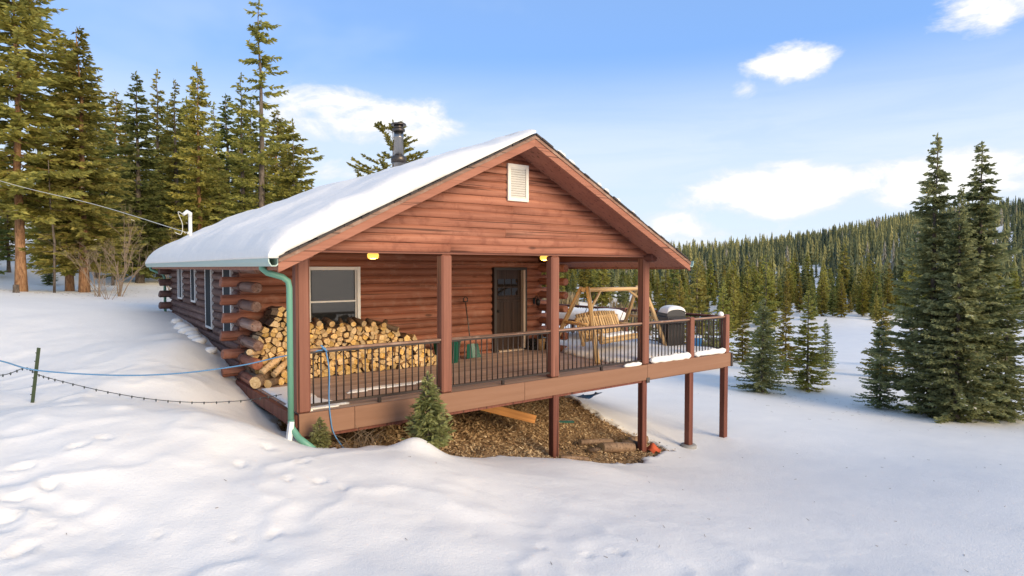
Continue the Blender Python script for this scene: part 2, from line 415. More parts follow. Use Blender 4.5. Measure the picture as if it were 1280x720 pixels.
# ------------------------------------------------------------------ numpy value noise
_perm = np.random.default_rng(3).random((257, 257)); _perm[256] = _perm[0]; _perm[:, 256] = _perm[:, 0]
def vnoise(x, y):
    xi = np.floor(x).astype(int); yi = np.floor(y).astype(int); fx = x - xi; fy = y - yi
    fx = fx * fx * fx * (fx * (fx * 6 - 15) + 10); fy = fy * fy * fy * (fy * (fy * 6 - 15) + 10)
    xi %= 256; yi %= 256; x1 = xi + 1; y1 = yi + 1
    return (_perm[xi, yi] * (1 - fx) + _perm[x1, yi] * fx) * (1 - fy) + (_perm[xi, y1] * (1 - fx) + _perm[x1, y1] * fx) * fy - .5
def fbm(x, y, sc, oc=4, g=.5):
    t = 0; a = 1.
    for i in range(oc): t = t + a * vnoise(x * sc + 17.3 * i, y * sc + 9.1 * i); sc *= 2.03; a *= g
    return t
def sstep(x, a, b):
    t = np.clip((x - a) / (b - a), 0, 1); return t * t * (3 - 2 * t)

# ------------------------------------------------------------------ terrain
TH = np.radians([-180, -80, -40, -10, 5, 16, 40, 60, 110, 180]); RR = np.array([0, 30, 60, 110, 150, 220, 360, 520, 680, 1000, 3500.])
TZ = np.array([ # columns follow TH
    [0, .5, .6, 0, -1, -1.5, -1.2, -1, -.3, 0],
    [.5, 1.2, 1.2, .1, -2.3, -3.1, -2.9, -2.7, -.8, .5],
    [2, 3.5, 3.2, .2, -3.3, -5.4, -4.7, -4.5, -1, 2],
    [5, 9, 8, .5, -3.9, -9.2, -7.4, -7, 0, 5],
    [7, 13, 12, 1.5, -3.2, -8, -9.6, -8.5, 2, 7],
    [10, 22, 20, 4, 0, -4, -2, 2, 6, 10],
    [16, 38, 34, 9, 6, 4, 17, 24, 14, 16],
    [20, 50, 45, 14, 9, 12, 36, 45, 22, 20],
    [20, 52, 48, 12, 6, 8, 53, 62, 28, 20],
    [15, 35, 32, 6, 0, 0, 40, 48, 22, 15],
    [0, 0, 0, 0, 0, 0, 0, 0, 0, 0]], dtype=float)
def zfar(x, y):
    dx = x - CAM[0]; dy = y - CAM[1]; s = dx * fwd[0] + dy * fwd[1]; l = dx * rgt[0] + dy * rgt[1]
    th = np.arctan2(l, s); r = np.hypot(dx, dy)
    i = np.clip(np.searchsorted(RR, r) - 1, 0, len(RR) - 2); fr = np.clip((r - RR[i]) / (RR[i + 1] - RR[i]), 0, 1)
    j = np.clip(np.searchsorted(TH, th) - 1, 0, len(TH) - 2); ft = np.clip((th - TH[j]) / (TH[j + 1] - TH[j]), 0, 1)
    ft = ft * ft * (3 - 2 * ft)
    return (TZ[i, j] * (1 - fr) + TZ[i + 1, j] * fr) * (1 - ft) + (TZ[i, j + 1] * (1 - fr) + TZ[i + 1, j + 1] * fr) * ft
CTRL = [(-3.14, -2.76, -.24), (.32, -4.62, -.56), (4.84, -7.02, -.94), (-1.93, -1.53, -.11), (-3.22, -1.18, .05), (1.7, -2.8, -.80), (6.49, -3.9, -1.47),
        (9.93, -5.86, -1.42), (-3.04, 2.06, .19), (-3.6, 5.62, .30), (-1.69, 6.69, .60), (-3.97, 27.2, 1.15), (-1.76, 25.5, 1.08), (-.93, 17.4, .92),
        (-.15, 12, .80), (-.15, 9.2, .70), (-.15, 7.4, .56), (-.15, 6.0, .42), (-.15, 4.6, .22), (-.15, 3.6, -.02), (-.15, 1.8, -.28), (-.12, .3, -.38),
        (-1.44, .23, .02), (-.95, 2.6, .22), (-.9, 4.5, .52), (-2.2, 4.2, .42), (-1.2, -.6, -.10), (-.2, -.7, -.28),
        (.35, -.3, -.47), (1.02, -.3, -.55), (2.04, -.3, -.85), (3.22, -.3, -1.10), (4.67, -.3, -1.42), (5.94, -.3, -1.66), (7.79, -.3, -1.88), (9.05, 0, -2.12),
        (10.45, 0, -2.10), (1.6, -.95, -.62), (3.6, -1.2, -1.05), (1, 3.4, -.45), (4, 3.4, -.62), (7.3, 3.4, -1.0), (8.3, 3.6, -1.35), (3, 1.5, -.88), (6, 1.5, -1.28),
        (10, 4, -1.85), (10, 7, -1.75), (9, 12, -1.1), (4, 14, .1), (14, 2, -2.3), (14, -2, -2.25), (14, -7, -1.85), (20.6, 4.85, -2.91), (22.7, 3.26, -3.),
        (21.1, .7, -3.03), (21.3, -1.9, -2.9), (22, -3.1, -2.85), (24, -9, -2.7), (-2.7, -8.7, .15), (-8, -12, .6), (5, -14, -.7), (14, -14, -1.4), (-10, 0, .8), (-10, 12, 1.2), (-10, 25, 1.9)]
_c = [list(p) for p in CTRL]
for rr_ in (34, 48):
    for th_ in range(-170, 180, 14):
        th = R(th_); x = CAM[0] + rr_ * (fwd[0] * math.cos(th) + rgt[0] * math.sin(th)); y = CAM[1] + rr_ * (fwd[1] * math.cos(th) + rgt[1] * math.sin(th))
        if min((x - p[0]) ** 2 + (y - p[1]) ** 2 for p in CTRL) > 9: _c.append([x, y, float(zfar(np.array([x]), np.array([y]))[0])])
_c = np.array(_c)
def _phi(d2): return np.where(d2 > 1e-9, .5 * d2 * np.log(np.maximum(d2, 1e-9)), 0)
def _fit():
    P = _c[:, :2]; n = len(P); d2 = ((P[:, None] - P[None]) ** 2).sum(-1)
    A = np.zeros((n + 3, n + 3)); A[:n, :n] = _phi(d2) + np.eye(n) * .02; A[:n, n] = 1; A[:n, n + 1:] = P; A[n, :n] = 1; A[n + 1:, :n] = P.T
    return np.linalg.solve(A, np.concatenate([_c[:, 2], np.zeros(3)]))
_w = _fit()
def znear(x, y):
    out = np.full(x.shape, _w[-3]) + _w[-2] * x + _w[-1] * y
    for (a, b, _), w in zip(_c, _w[:-3]): out += w * _phi((x - a) ** 2 + (y - b) ** 2)
    return out
SOIL = [(.12, -.10), (.5, -.34), (1.2, -.30), (2.1, -.42), (3.3, -.38), (4.7, -.48), (6.0, -.62), (7.2, -.52), (7.95, -.22), (8.05, .5), (7.85, 1.3), (8.0, 2.3), (8.3, 3.5), (8.3, 4.2), (.12, 4.2)]
def poly_sd(x, y, poly):
    "signed distance, positive inside"
    inside = np.zeros(x.shape, bool); d = np.full(x.shape, 1e9); n = len(poly)
    for i in range(n):
        (x1, y1), (x2, y2) = poly[i], poly[(i + 1) % n]
        ex, ey = x2 - x1, y2 - y1; t = np.clip(((x - x1) * ex + (y - y1) * ey) / (ex * ex + ey * ey), 0, 1)
        d = np.minimum(d, np.hypot(x - x1 - t * ex, y - y1 - t * ey))
        c = ((y1 > y) != (y2 > y)) & (x < (x2 - x1) * (y - y1) / (y2 - y1 + 1e-12) + x1); inside ^= c
    return np.where(inside, d, -d)
# footprints and animal tracks: pixel positions on the photograph's snow, dropped onto the surface
PRINT_PX = [(200, 672, .10), (292, 680, .10), (342, 668, .12), (400, 603, .13), (430, 610, .12), (360, 600, .12), (485, 632, .07), (530, 653, .07), (590, 671, .07), (677, 688, .09), (735, 694, .11), (770, 694, .13),
            (30, 585, .16), (60, 610, .17), (20, 625, .15), (95, 560, .15), (130, 548, .13), (8, 655, .16), (30, 690, .17), (18, 700, .14), (60, 660, .12), (335, 560, .14), (380, 575, .14), (300, 585, .13)]
def base_height(x, y):
    r = np.hypot(x - 3, y - 2)
    w = sstep(r, 30, 46); near = np.zeros(x.shape); k = w < 1
    near[k] = znear(x[k], y[k])
    z = near * (1 - w) + zfar(x, y) * w
    left = sstep(-x - .45 * y, -3.5, 2.5)               # rougher, trampled snow on the cabin's left and front-left
    z = z + fbm(x, y, .35, 3) * (.03 + .13 * left) * (1 + 3 * w) + fbm(x + 40, y, 1.1, 3) * (.008 + .045 * left)
    rd = 1 - np.abs(fbm(x + 3, y + 5, .9, 3)) * 4; z = z + left * .028 * np.maximum(rd, 0) ** 2 * (1 - w)
    tr = np.exp(-(((x + 3.1) / .9) ** 2 + ((y + 2.0) / 1.3) ** 2)); z = z + tr * (fbm(x, y, 4., 3) * .05 + np.minimum(0, fbm(x + 9, y, 2.6, 2)) * .06)
    z = z + w * fbm(x, y, .02, 4) * 4 * sstep(r, 46, 150)
    return z
def soil_mask(x, y): return np.clip(.5 + 2.6 * (poly_sd(x, y, SOIL) + .26 * fbm(x, y, 2.2, 5, .62)), 0, 1)
def height(x, y):
    x = np.asarray(x, float); y = np.asarray(y, float); sh = x.shape; x = x.ravel().copy(); y = y.ravel().copy()
    z = base_height(x, y)
    nr = (np.hypot(x - 3, y - 2) < 24)
    m = np.zeros(x.shape); m[nr] = soil_mask(x[nr], y[nr])
    z = z - .13 * sstep(m, .3, .75) + m * fbm(x, y, 2.6, 4) * .10
    # heap of snow by the little spruce, bank by the corner, drift lumps
    for (a, b, h, s) in ((1.35, -.98, .20, .22), (-1.35, .1, .16, .8), (-.9, -.25, .10, .5), (-2.6, 1.2, .13, .6), (-.62, 5.2, .12, .35), (-.7, 6.4, .10, .3), (.6, -1.25, .08, .6), (2.9, -1.5, -.05, .5), (4.4, -1.3, .07, .5)):
        z = z + h * np.exp(-((x - a) ** 2 + (y - b) ** 2) / (2 * s * s))
    for (a, b, s) in PRINTS:
        k = (np.abs(x - a) < .6) & (np.abs(y - b) < .6)
        if not k.any(): continue
        an = a * 7.; u = (x[k] - a) * math.cos(an) + (y[k] - b) * math.sin(an); v = -(x[k] - a) * math.sin(an) + (y[k] - b) * math.cos(an)
        d = np.hypot(u / (s * .75), v / (s * .38)) * (1 + .5 * fbm(x[k] * 1., y[k] * 1., 9., 2))
        z[k] += -.042 * s / .14 * np.exp(-(d ** 3)) + .014 * s / .14 * np.exp(-((d - 1.4) / .4) ** 2)
    fb = np.minimum(np.minimum(x - .06, 7.4 - x), np.minimum(y - 3.66, 11.9 - y))         # cellar hole under the house floor
    z = np.where(fb > 0, np.minimum(z, -.45 - 1.0 * sstep(fb, 0, .3)), z)
    return z.reshape(sh)
PRINTS = []
def drop(px, py):
    "where the line of sight through a pixel meets the snow"
    o = np.array(CAM); d = cam_ray(px, py); ts = np.linspace(3, 90, 900); P = o + d * ts[:, None]
    zz = height(P[:, 0], P[:, 1]); k = np.argmax(P[:, 2] < zz); return P[k]
PRINTS = [(*drop(px, py)[:2], s) for (px, py, s) in PRINT_PX]
def gz(x, y): return float(height(np.array([x]), np.array([y]))[0])
def axis(lo, a, b, hi, fine, mid_lo, mid_hi, mid, grow=1.09):
    xs = list(np.arange(a, b, fine)); st = mid
    x = b
    while x < mid_hi: xs.append(x); x += mid
    while x < hi: xs.append(x); st *= grow; x += st
    xs.append(hi); x = a - mid; st = mid; pre = []
    while x > mid_lo: pre.append(x); x -= mid
    while x > lo: pre.append(x); st *= grow; x -= st
    pre.append(lo); return np.array(pre[::-1] + xs)
gx = axis(-3600, -4.2, 11., 3600, .055, -7, 24, .16); gy = axis(-3600, -6.6, 4.4, 3600, .055, -8, 16, .16)
GX, GY = np.meshgrid(gx, gy, indexing='ij')
GZ = height(GX, GY); GM = np.zeros(GX.shape); nr = np.hypot(GX - 3, GY - 2) < 24; GM[nr] = soil_mask(GX[nr], GY[nr])
ny = len(gy); I = np.arange(len(gx) - 1)[:, None] * ny + np.arange(ny - 1)[None]
GF = np.stack([I, I + ny, I + ny + 1, I + 1], -1).reshape(-1, 4)
ground = link('snow_ground', np_mesh('snow_ground', np.stack([GX, GY, GZ], -1).reshape(-1, 3), GF, 'ground_snow_and_soil', True, {'soil': GM.ravel()}))
tag(ground, 'snow covered ground sloping down to the valley with bare soil under the deck', kind='structure')

# ------------------------------------------------------------------ cabin
HX = 7.48; YW = 3.6; YB = 12.0; HB = 2.35                      # width, porch depth, back wall, beam underside
EX0, EX1, RY0, RY1 = -.45, 7.93, -.68, 12.55; XC = 3.74; ZE = 2.25; SL = .5
def roof_z(x): return ZE + SL * ((x - EX0) if x <= XC else (EX1 - x))
cabin = empty('log_cabin'); tag(cabin, 'red-brown log cabin with a snowy gable roof and covered front porch', 'cabin')
def log_mesh(L, r=.098, n=12, seg=.55, seed=0, bow=.0, taper=0., endr=1.):
    rr = random.Random(seed); k = max(3, int(L / seg) + 1); pts = []; rad = []; rk = rr.uniform(.94, 1.06)
    for i in range(k + 1):
        t = i / k; pts.append((L * t, rr.uniform(-1, 1) * .004, rr.uniform(-1, 1) * .004)); rad.append(r * rk * (1 + rr.uniform(-.03, .03)) * (1 - taper * t))
    ins = .018
    pts = [pts[0], (ins, 0, 0)] + pts[1:-1] + [(L - ins, 0, 0), pts[-1]]; rad = [rad[0] * .86, rad[0]] + rad[1:-1] + [rad[-1], rad[-1] * .86]
    mb = MB(); mb.tube(pts, rad, n); return mb
_ls = [0]
def log_x(x0, x1, y, z, mat, r=.098, name='log'):
    _ls[0] += 1; o = log_mesh(x1 - x0, r, seed=_ls[0]).build(name, mat, cabin, (x0, y, z)); return o
def log_y(y0, y1, x, z, mat, r=.098, name='log'):
    _ls[0] += 1; o = log_mesh(y1 - y0, r, seed=_ls[0]).build(name, mat, cabin, (x, y0, z)); o.rotation_euler = (0, 0, R(90)); return o
def spans(a, b, holes):
    out = []; cur = a
    for (h0, h1) in sorted(holes):
        if h0 > cur + .05: out.append((cur, h0))
        cur = max(cur, h1)
    if b > cur + .05: out.append((cur, b))
    return out
# front wall
FWIN = (1.26, 2.40, .74, 2.12); DOOR = (5.86, 6.90, -.02, 2.11)
for k in range(15):
    z = -.04 + .17 * k; ex = .30 if k % 2 else 0.0; ex += random.uniform(-.02, .03) if ex else 0
    holes = [(w[0], w[1]) for w in (FWIN, DOOR) if w[2] - .05 < z < w[3] + .05]
    for (a, b) in spans(-ex if ex else .02, HX + (ex if ex else -.02), holes): log_x(a, b, YW + .06, z, 'log_stain')
# left wall with four tall windows
LWIN = [(4.02, 4.72, .74, 2.14), (5.90, 6.58, .74, 2.14), (7.86, 8.42, 1.24, 2.16), (9.82, 10.52, 1.24, 2.16)]
for k in range(14):
    z = .045 + .17 * k
    fw = (YW - (1.12 + random.uniform(-.1, .08))) if k % 2 == 0 else YW + .05
    if k < 5 and k % 2 == 0: fw -= .05
    holes = [(w[0], w[1]) for w in LWIN if w[2] - .05 < z < w[3] + .05]
    sp = spans(fw, YB + (.32 if k % 2 else -.05), holes)
    for (a, b) in sp:
        if a < YW - .1:
            log_y(a, YW - .2, 0.06, z, 'log_stain' if k < 3 else 'log_peeling'); a = YW - .2
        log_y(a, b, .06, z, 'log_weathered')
    if k % 2: log_x(-.33, .3, YB - .06, z + .085, 'log_weathered')
for k in range(-4, 0):     # lower courses going down to the footing
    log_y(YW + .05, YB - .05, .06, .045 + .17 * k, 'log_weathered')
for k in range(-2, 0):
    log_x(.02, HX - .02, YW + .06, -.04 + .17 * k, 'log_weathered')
# right and back walls
for k in range(14):
    z = .045 + .17 * k; fw = YW - 1.0 if k % 2 == 0 else YW + .05
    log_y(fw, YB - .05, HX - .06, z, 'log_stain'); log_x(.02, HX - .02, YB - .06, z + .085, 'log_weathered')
MB().box((HX / 2, (YW + YB) / 2, -.75), (HX - .3, YB - YW - .3, 1.3)).build('foundation', 'concrete', cabin)
for i in range(46):        # vertical skirting boards below the porch wall
    MB().box((.1 + .16 * i, YW + .02 + random.uniform(-.006, .006), -1.0), (.15, .03, 1.7)).build('skirting_board', 'skirting', cabin)
# roof slabs, shingles along the rakes
def slab(xa, xb, y0, y1, t0, t1, name, mat, parent=cabin):
    V = [(x, y, roof_z(x) + t) for x in (xa, xb) for y in (y0, y1) for t in (t0, t1)]
    F = [(0, 1, 3, 2), (4, 6, 7, 5), (0, 4, 5, 1), (2, 3, 7, 6), (0, 2, 6, 4), (1, 5, 7, 3)]
    return MB().add(V, F).build(name, mat, parent)
roof_l = slab(EX0, XC, RY0 + .03, RY1 - .03, -.15, -.02, 'roof', 'soffit_stain'); roof_r = slab(XC, EX1, RY0 + .03, RY1 - .03, -.15, -.02, 'roof', 'soffit_stain')
for (a, b, ro) in ((EX0 - .03, XC, roof_l), (XC, EX1 + .03, roof_r)):
    slab(a, b, RY0 + .12, RY1 - .01, -.018, .022, 'shingle_field', 'shingle', ro)
    n = 34; rr = random.Random(5)
    for i in range(n):
        xa = a + (b - a) * i / n; xb = a + (b - a) * (i + 1) / n; t = rr.uniform(.0, .018)
        slab(xa, xb - .006, RY0 - .045 - rr.uniform(0, .03), RY0 + .118, -.018, t, 'shingle', 'shingle', ro)
    slab(a, b, RY0 - .022, RY0 + .028, -.20, -.02, 'rake_board', 'trim_stain', ro)
    slab(a, b, RY0 - .040, RY0 - .024, -.075, -.019, 'rake_trim', 'rail_wood', ro)
    slab(a, b, RY1 - .028, RY1 + .022, -.20, -.02, 'rake_board', 'trim_stain', ro)
for (x, ro, s) in ((EX0, roof_l, -1), (EX1, roof_r, 1)):
    MB().box((x + s * .012, (RY0 + RY1) / 2, ZE - .10), (.024, RY1 - RY0 - .12, .17)).build('eave_board', 'trim_stain', ro)
# gutters
def gutter(x, s):
    prof = [(0, 0), (0, -.10), (.03, -.125), (.09, -.125), (.125, -.07), (.13, 0), (.118, 0), (.112, -.065), (.085, -.113), (.035, -.113), (.012, -.092), (.012, 0)]
    V = [(x + s * (.026 + p[0]), y, ZE - .01 + p[1]) for y in (RY0 - .02, RY1 + .02) for p in prof]; n = len(prof)
    F = [(i, (i + 1) % n, n + (i + 1) % n, n + i) for i in range(n)] + [(0, 1, 10, 11), (1, 2, 9, 10), (2, 3, 8, 9), (3, 4, 7, 8), (4, 5, 6, 7)]
    F += [tuple(k + n for k in f) for f in F[n:]]
    return MB().add(V, F).build('gutter', 'gutter_mint', cabin)
gut = gutter(EX0, -1); gutter(EX1, 1)
dsp = MB().tube([(-.53, -.12, 2.17), (-.53, -.12, 2.09), (-.46, -.12, 2.03), (-.26, -.12, 1.97), (-.185, -.12, 1.91), (-.17, -.12, 1.82), (-.17, -.12, -.02)], .043, 10).build('downspout', 'downspout_green', cabin)
MB().tube([(-.17, -.12, -.03), (-.165, -.14, -.14), (-.10, -.25, -.27), (0.03, -.45, -.40)], .046, 10).build('downspout_elbow', 'downspout_green', dsp)
MB().box((-.20, -.15, -.21), (.06, .09, .34), Matrix.Rotation(R(8), 3, 'Y')).build('splash_board', 'white_trim', dsp)
MB().tube([(-.53, 12.2, 2.15), (-.5, 12.2, 2.05), (-.2, 12.1, 1.9), (-.16, 12.1, 1.8), (-.16, 12.1, .6)], .04, 8).build('downspout', 'downspout_green', cabin)
# gable log siding (half-round boards cut to the rake)
zz = HB + .005; row = 0; rr = random.Random(11)
def siding_board(xa, xb, za, zb, yw):
    "board from xa..xb, clipped by the roof underside; rounded face"
    prof = []; n = 6
    for i in range(n + 1):
        t = i / n; prof.append((za + (zb - za) * t, yw - .034 * math.sqrt(max(0, 1 - (2 * t - 1) ** 2 * .92)) ))
    V = []; ks = max(1, int((xb - xa) / .7)); W = []
    for (z, y) in prof:
        lo = max(xa, EX0 + (z + .15 - ZE) / SL); hi = min(xb, EX1 - (z + .15 - ZE) / SL)
        if hi < lo: hi = lo = (lo + hi) / 2
        W.append((lo, hi))
    for (z, y), (lo, hi) in zip(prof, W):
        for j in range(ks + 1): V.append((lo + (hi - lo) * j / ks, y + .004 * math.sin(j * 2.1 + za * 9), z + .003 * math.sin(j * 1.3 + za * 17)))
    F = [(i * (ks + 1) + j, i * (ks + 1) + j + 1, (i + 1) * (ks + 1) + j + 1, (i + 1) * (ks + 1) + j) for i in range(n) for j in range(ks)]
    o = len(V)
    for (z, y), (lo, hi) in zip(prof, W): V += [(lo, yw + .03, z), (hi, yw + .03, z)]
    for i in range(n):
        F.append((i * (ks + 1), (i + 1) * (ks + 1), o + 2 * i + 2, o + 2 * i)); F.append((i * (ks + 1) + ks, o + 2 * i + 1, o + 2 * i + 3, (i + 1) * (ks + 1) + ks))
    mb = MB(); mb.add(V, F, 0, True); return mb
while zz < 4.15:
    hgt = rr.uniform(.128, .148); zb = zz + hgt
    lo = EX0 + (zz + .15 - ZE) / SL; hi = EX1 - (zz + .15 - ZE) / SL
    cuts = [lo, hi]
    if row in (2, 5): cuts = [lo, rr.uniform(lo + 1, hi - 1), hi]
    if row == 0: cuts = [lo, 2.47, hi]
    for a, b in zip(cuts[:-1], cuts[1:]):
        mb = siding_board(a + .002, b - .002, zz + .002, zb - .002, -.03); mb.build('siding_board', 'siding_stain', cabin)
    zz = zb; row += 1
V = [(.0, .0, HB), (HX, .0, HB), (HX, 0, 2.45), (XC, .0, 4.18), (0, 0, 2.45)]
MB().add([(x, .001, z) for (x, y, z) in V] + [(x, .10, z) for (x, y, z) in V], [(0, 1, 2, 3, 4), (9, 8, 7, 6, 5), (0, 5, 6, 1)]).build('gable_backing', 'soffit_stain', cabin)
# porch beam, side plates, ceiling
MB().box((HX / 2, .10, HB - .012), (HX + .1, .17, .03), bevel=.004).build('beam', 'soffit_stain', cabin)
for x in (.06, HX - .06):
    pl = log_y(-.22 if x < 1 else -.2, YW, x, HB - .02, 'log_stain' if x < 1 else 'beam_dark', .105, 'plate_log')
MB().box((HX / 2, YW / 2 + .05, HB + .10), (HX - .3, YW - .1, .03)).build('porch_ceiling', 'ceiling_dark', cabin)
# vent
vent = MB(); vx0, vx1, vz0, vz1 = 3.62, 4.08, 3.28, 3.93
for (c, d) in (((vx0 + .03, -.085, (vz0 + vz1) / 2), (.06, .04, vz1 - vz0)), ((vx1 - .03, -.085, (vz0 + vz1) / 2), (.06, .04, vz1 - vz0)), (((vx0 + vx1) / 2, -.085, vz0 + .03), (vx1 - vx0 - .12, .04, .06)), (((vx0 + vx1) / 2, -.085, vz1 - .03), (vx1 - vx0 - .12, .04, .06))): vent.box(c, d)
vent.box(((vx0 + vx1) / 2, -.066, (vz0 + vz1) / 2), (vx1 - vx0 - .1, .004, vz1 - vz0 - .1), mi=1)
vent = vent.build('gable_vent', ['vent_white', 'black_metal'], cabin)
for i in range(13):
    MB().box(((vx0 + vx1) / 2, -.086, vz0 + .075 + .0415 * i), (vx1 - vx0 - .125, .006, .038), Matrix.Rotation(R(35), 3, 'X')).build('vent_slat', 'vent_white', vent)
# windows
def window(axis_, a0, a1, z0, z1, plane, out, split=None, mat='white_trim', fw=.07, dep_=.17, off_=.03, pof=.03):
    "a frame of four bars with pane(s), lying across the given axis; out = direction of outside"
    mb = MB(); am = (a0 + a1) / 2; zm = (z0 + z1) / 2
    def B(ca, cz, da, dz, dep, off, m=mb):
        if axis_ == 'x': m.box((ca, plane + out * off, cz), (da, dep, dz), bevel=.004)
        else: m.box((plane + out * off, ca, cz), (dep, da, dz), bevel=.004)
    B(a0 + fw / 2, zm, fw, z1 - z0, dep_, off_); B(a1 - fw / 2, zm, fw, z1 - z0, dep_, off_)
    B(am, z0 + fw / 2, a1 - a0 - 2 * fw, fw, dep_ - .002, off_); B(am, z1 - fw / 2, a1 - a0 - 2 * fw, fw, dep_ - .002, off_)
    w = mb.build('window', mat, cabin)
    cuts = [z0 + fw] + ([split] if split else []) + [z1 - fw]
    for i in range(len(cuts) - 1):
        lo, hi = cuts[i], cuts[i + 1]
        p = MB(); B(am, (lo + hi) / 2, a1 - a0 - 2 * fw, hi - lo, .02, pof - .015 * i, p); pn = p.build('pane', 'glass' if axis_ == 'x' else 'matte_pane', w)
    if split:
        p = MB(); B(am, split, a1 - a0 - 2 * fw, .035, .05, .04, p); p.build('meeting_rail', mat, w)
        for s_ in (a0 + fw + .014, a1 - fw - .014):
            p = MB(); B(s_, zm, .028, z1 - z0 - 2 * fw, .05, .042, p); p.build('sash', mat, w)
    return w
window('x', *FWIN, YW + .02, -1, split=1.40)
for i, w in enumerate(LWIN):
    ww = window('y', *w, .0, -1, fw=.05, dep_=.06, off_=.022, pof=.036)
    if i == 3:
        MB().box((-.052, (w[0] + w[1]) / 2, (w[2] + w[3]) / 2), (.04, .05, w[3] - w[2] - .12)).build('mullion', 'white_trim', ww)
# door
d0, d1, dz0, dz1 = DOOR; dm = (d0 + d1) / 2
fr = MB()
fr.box((d0 + .035, YW - .01, (dz0 + dz1) / 2), (.07, .20, dz1 - dz0)); fr.box((dm, YW - .01, dz1 - .035), (d1 - d0 - .14, .198, .07))
fr.box((d1 - .10, YW - .01, (dz0 + dz1) / 2), (.06, .198, dz1 - dz0 - .14), mi=1); fr.box((d1 - .03, YW + .0, (dz0 + dz1) / 2), (.06, .18, dz1 - dz0))
fr.box((dm, YW - .03, dz0 + .03), (d1 - d0 - .26, .2, .05), mi=1)
door = fr.build('door', ['door_frame', 'door_frame_tan'], cabin)
leaf = MB().box((dm - .03, YW + .03, (dz0 + dz1) / 2), (d1 - d0 - .2, .05, dz1 - dz0 - .1)).build('door_leaf', 'door_wood', door)
lx0, lx1 = d0 + .10, d1 - .17; lw = lx1 - lx0
for i in range(3):       # raised stiles and lower boards
    MB().box((lx0 + lw * (i + .5) / 3, YW - .001, .68), (lw / 3 - .014, .012, 1.12), bevel=.003).build('door_board', 'door_wood', door)
MB().box(((lx0 + lx1) / 2, YW - .012, 1.34), (lw, .05, .06), bevel=.006).build('door_shelf', 'door_wood', door)
for i in range(3):
    for j in range(2):
        MB().box((lx0 + .06 + (lw - .12) * (i + .5) / 3, YW - .002, 1.50 + .22 * j), ((lw - .12) / 3 - .03, .012, .19)).build('pane', 'door_glass', door)
MB().lathe([(.0, -.0), (.03, 0), (.03, .02), (.012, .025), (.012, .05), (.032, .06), (.03, .09), (.0, .095)], n=12).build('door_knob', 'black_metal', door, (lx0 + .05, YW, 1.02)).rotation_euler = (R(90), 0, 0)
# chimney
ch = MB().lathe([(.10, -.3), (.10, .42), (.105, .425), (.105, .44), (.10, .445), (.10, .55)], n=20).build('chimney', 'steel', cabin, (3.03, 2.95, 4.39))
MB().lathe([(.115, .55), (.135, .56), (.135, .60), (.11, .61)], n=20).build('chimney_cap', 'steel_dark', ch)
MB().lathe([(.095, .61), (.095, .68)], n=16).build('chimney_mesh', 'steel_dark', ch)
MB().lathe([(.155, .68), (.16, .695), (.15, .715), (.05, .735)], n=20).build('chimney_lid', 'steel_dark', ch)
MB().lathe([(.16, -.1), (.16, .02), (.118, .05)], n=20).build('chimney_collar', 'steel_dark', ch)
# porch posts
PX = [0.06, 2.44, 4.83, HX - .06]
for i, x in enumerate(PX):
    w = .20; MB().box((x, .10, HB / 2 - .015), (w, w, HB - .03), bevel=.03).build('porch_post', 'post_stain', cabin)
DX = 10.50
for x in (9.03, DX - .08): MB().box((x, .08, .44), (.145, .15, 1.02), bevel=.012).build('deck_post', 'post_stain', cabin)
# deck floor
for i in range(27):
    y = .035 + .138 * i
    MB().box(((DX - .02) / 2 - .02, y + .066, -.02), (DX - .06, .132, .036), bevel=.004).build('deck_plank', 'deck_plank', cabin)
for i in range(27, 50):
    y = .035 + .138 * i
    MB().box(((DX + HX) / 2 + .10, y + .066, -.02), (DX - HX - .3, .132, .036), bevel=.004).build('deck_plank', 'deck_plank', cabin)
# rim boards
for (a, b) in ((-.03, .80), (.80, 4.05), (4.05, 7.42), (7.42, DX + .02)):
    MB().box(((a + b) / 2, -.012, -.155), (b - a - .006, .04, .33), bevel=.003).build('rim_board', 'fascia_composite', cabin)
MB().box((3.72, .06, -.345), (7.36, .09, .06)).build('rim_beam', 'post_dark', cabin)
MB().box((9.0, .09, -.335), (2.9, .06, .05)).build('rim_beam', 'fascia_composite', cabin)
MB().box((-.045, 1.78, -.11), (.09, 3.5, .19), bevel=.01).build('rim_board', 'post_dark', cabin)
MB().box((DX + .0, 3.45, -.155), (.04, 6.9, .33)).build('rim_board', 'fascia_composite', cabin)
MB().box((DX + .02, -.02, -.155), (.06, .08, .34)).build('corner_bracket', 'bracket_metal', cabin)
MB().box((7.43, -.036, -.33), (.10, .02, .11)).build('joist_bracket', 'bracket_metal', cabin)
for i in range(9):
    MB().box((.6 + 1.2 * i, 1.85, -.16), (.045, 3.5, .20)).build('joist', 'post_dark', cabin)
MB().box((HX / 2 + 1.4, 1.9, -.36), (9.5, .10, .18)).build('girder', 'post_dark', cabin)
# deck supports down to the ground
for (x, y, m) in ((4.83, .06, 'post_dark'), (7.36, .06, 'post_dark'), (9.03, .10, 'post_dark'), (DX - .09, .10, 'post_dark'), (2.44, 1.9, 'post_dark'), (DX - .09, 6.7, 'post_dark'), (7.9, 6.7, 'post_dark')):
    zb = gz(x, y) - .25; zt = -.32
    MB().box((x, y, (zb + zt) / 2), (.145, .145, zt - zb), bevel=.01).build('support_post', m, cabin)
fz = gz(9.03, .1); MB().lathe([(.19, -.2), (.19, .05), (.17, .07), (.10, .07)], (9.03, .1, fz), 14).build('footing', 'concrete', cabin)
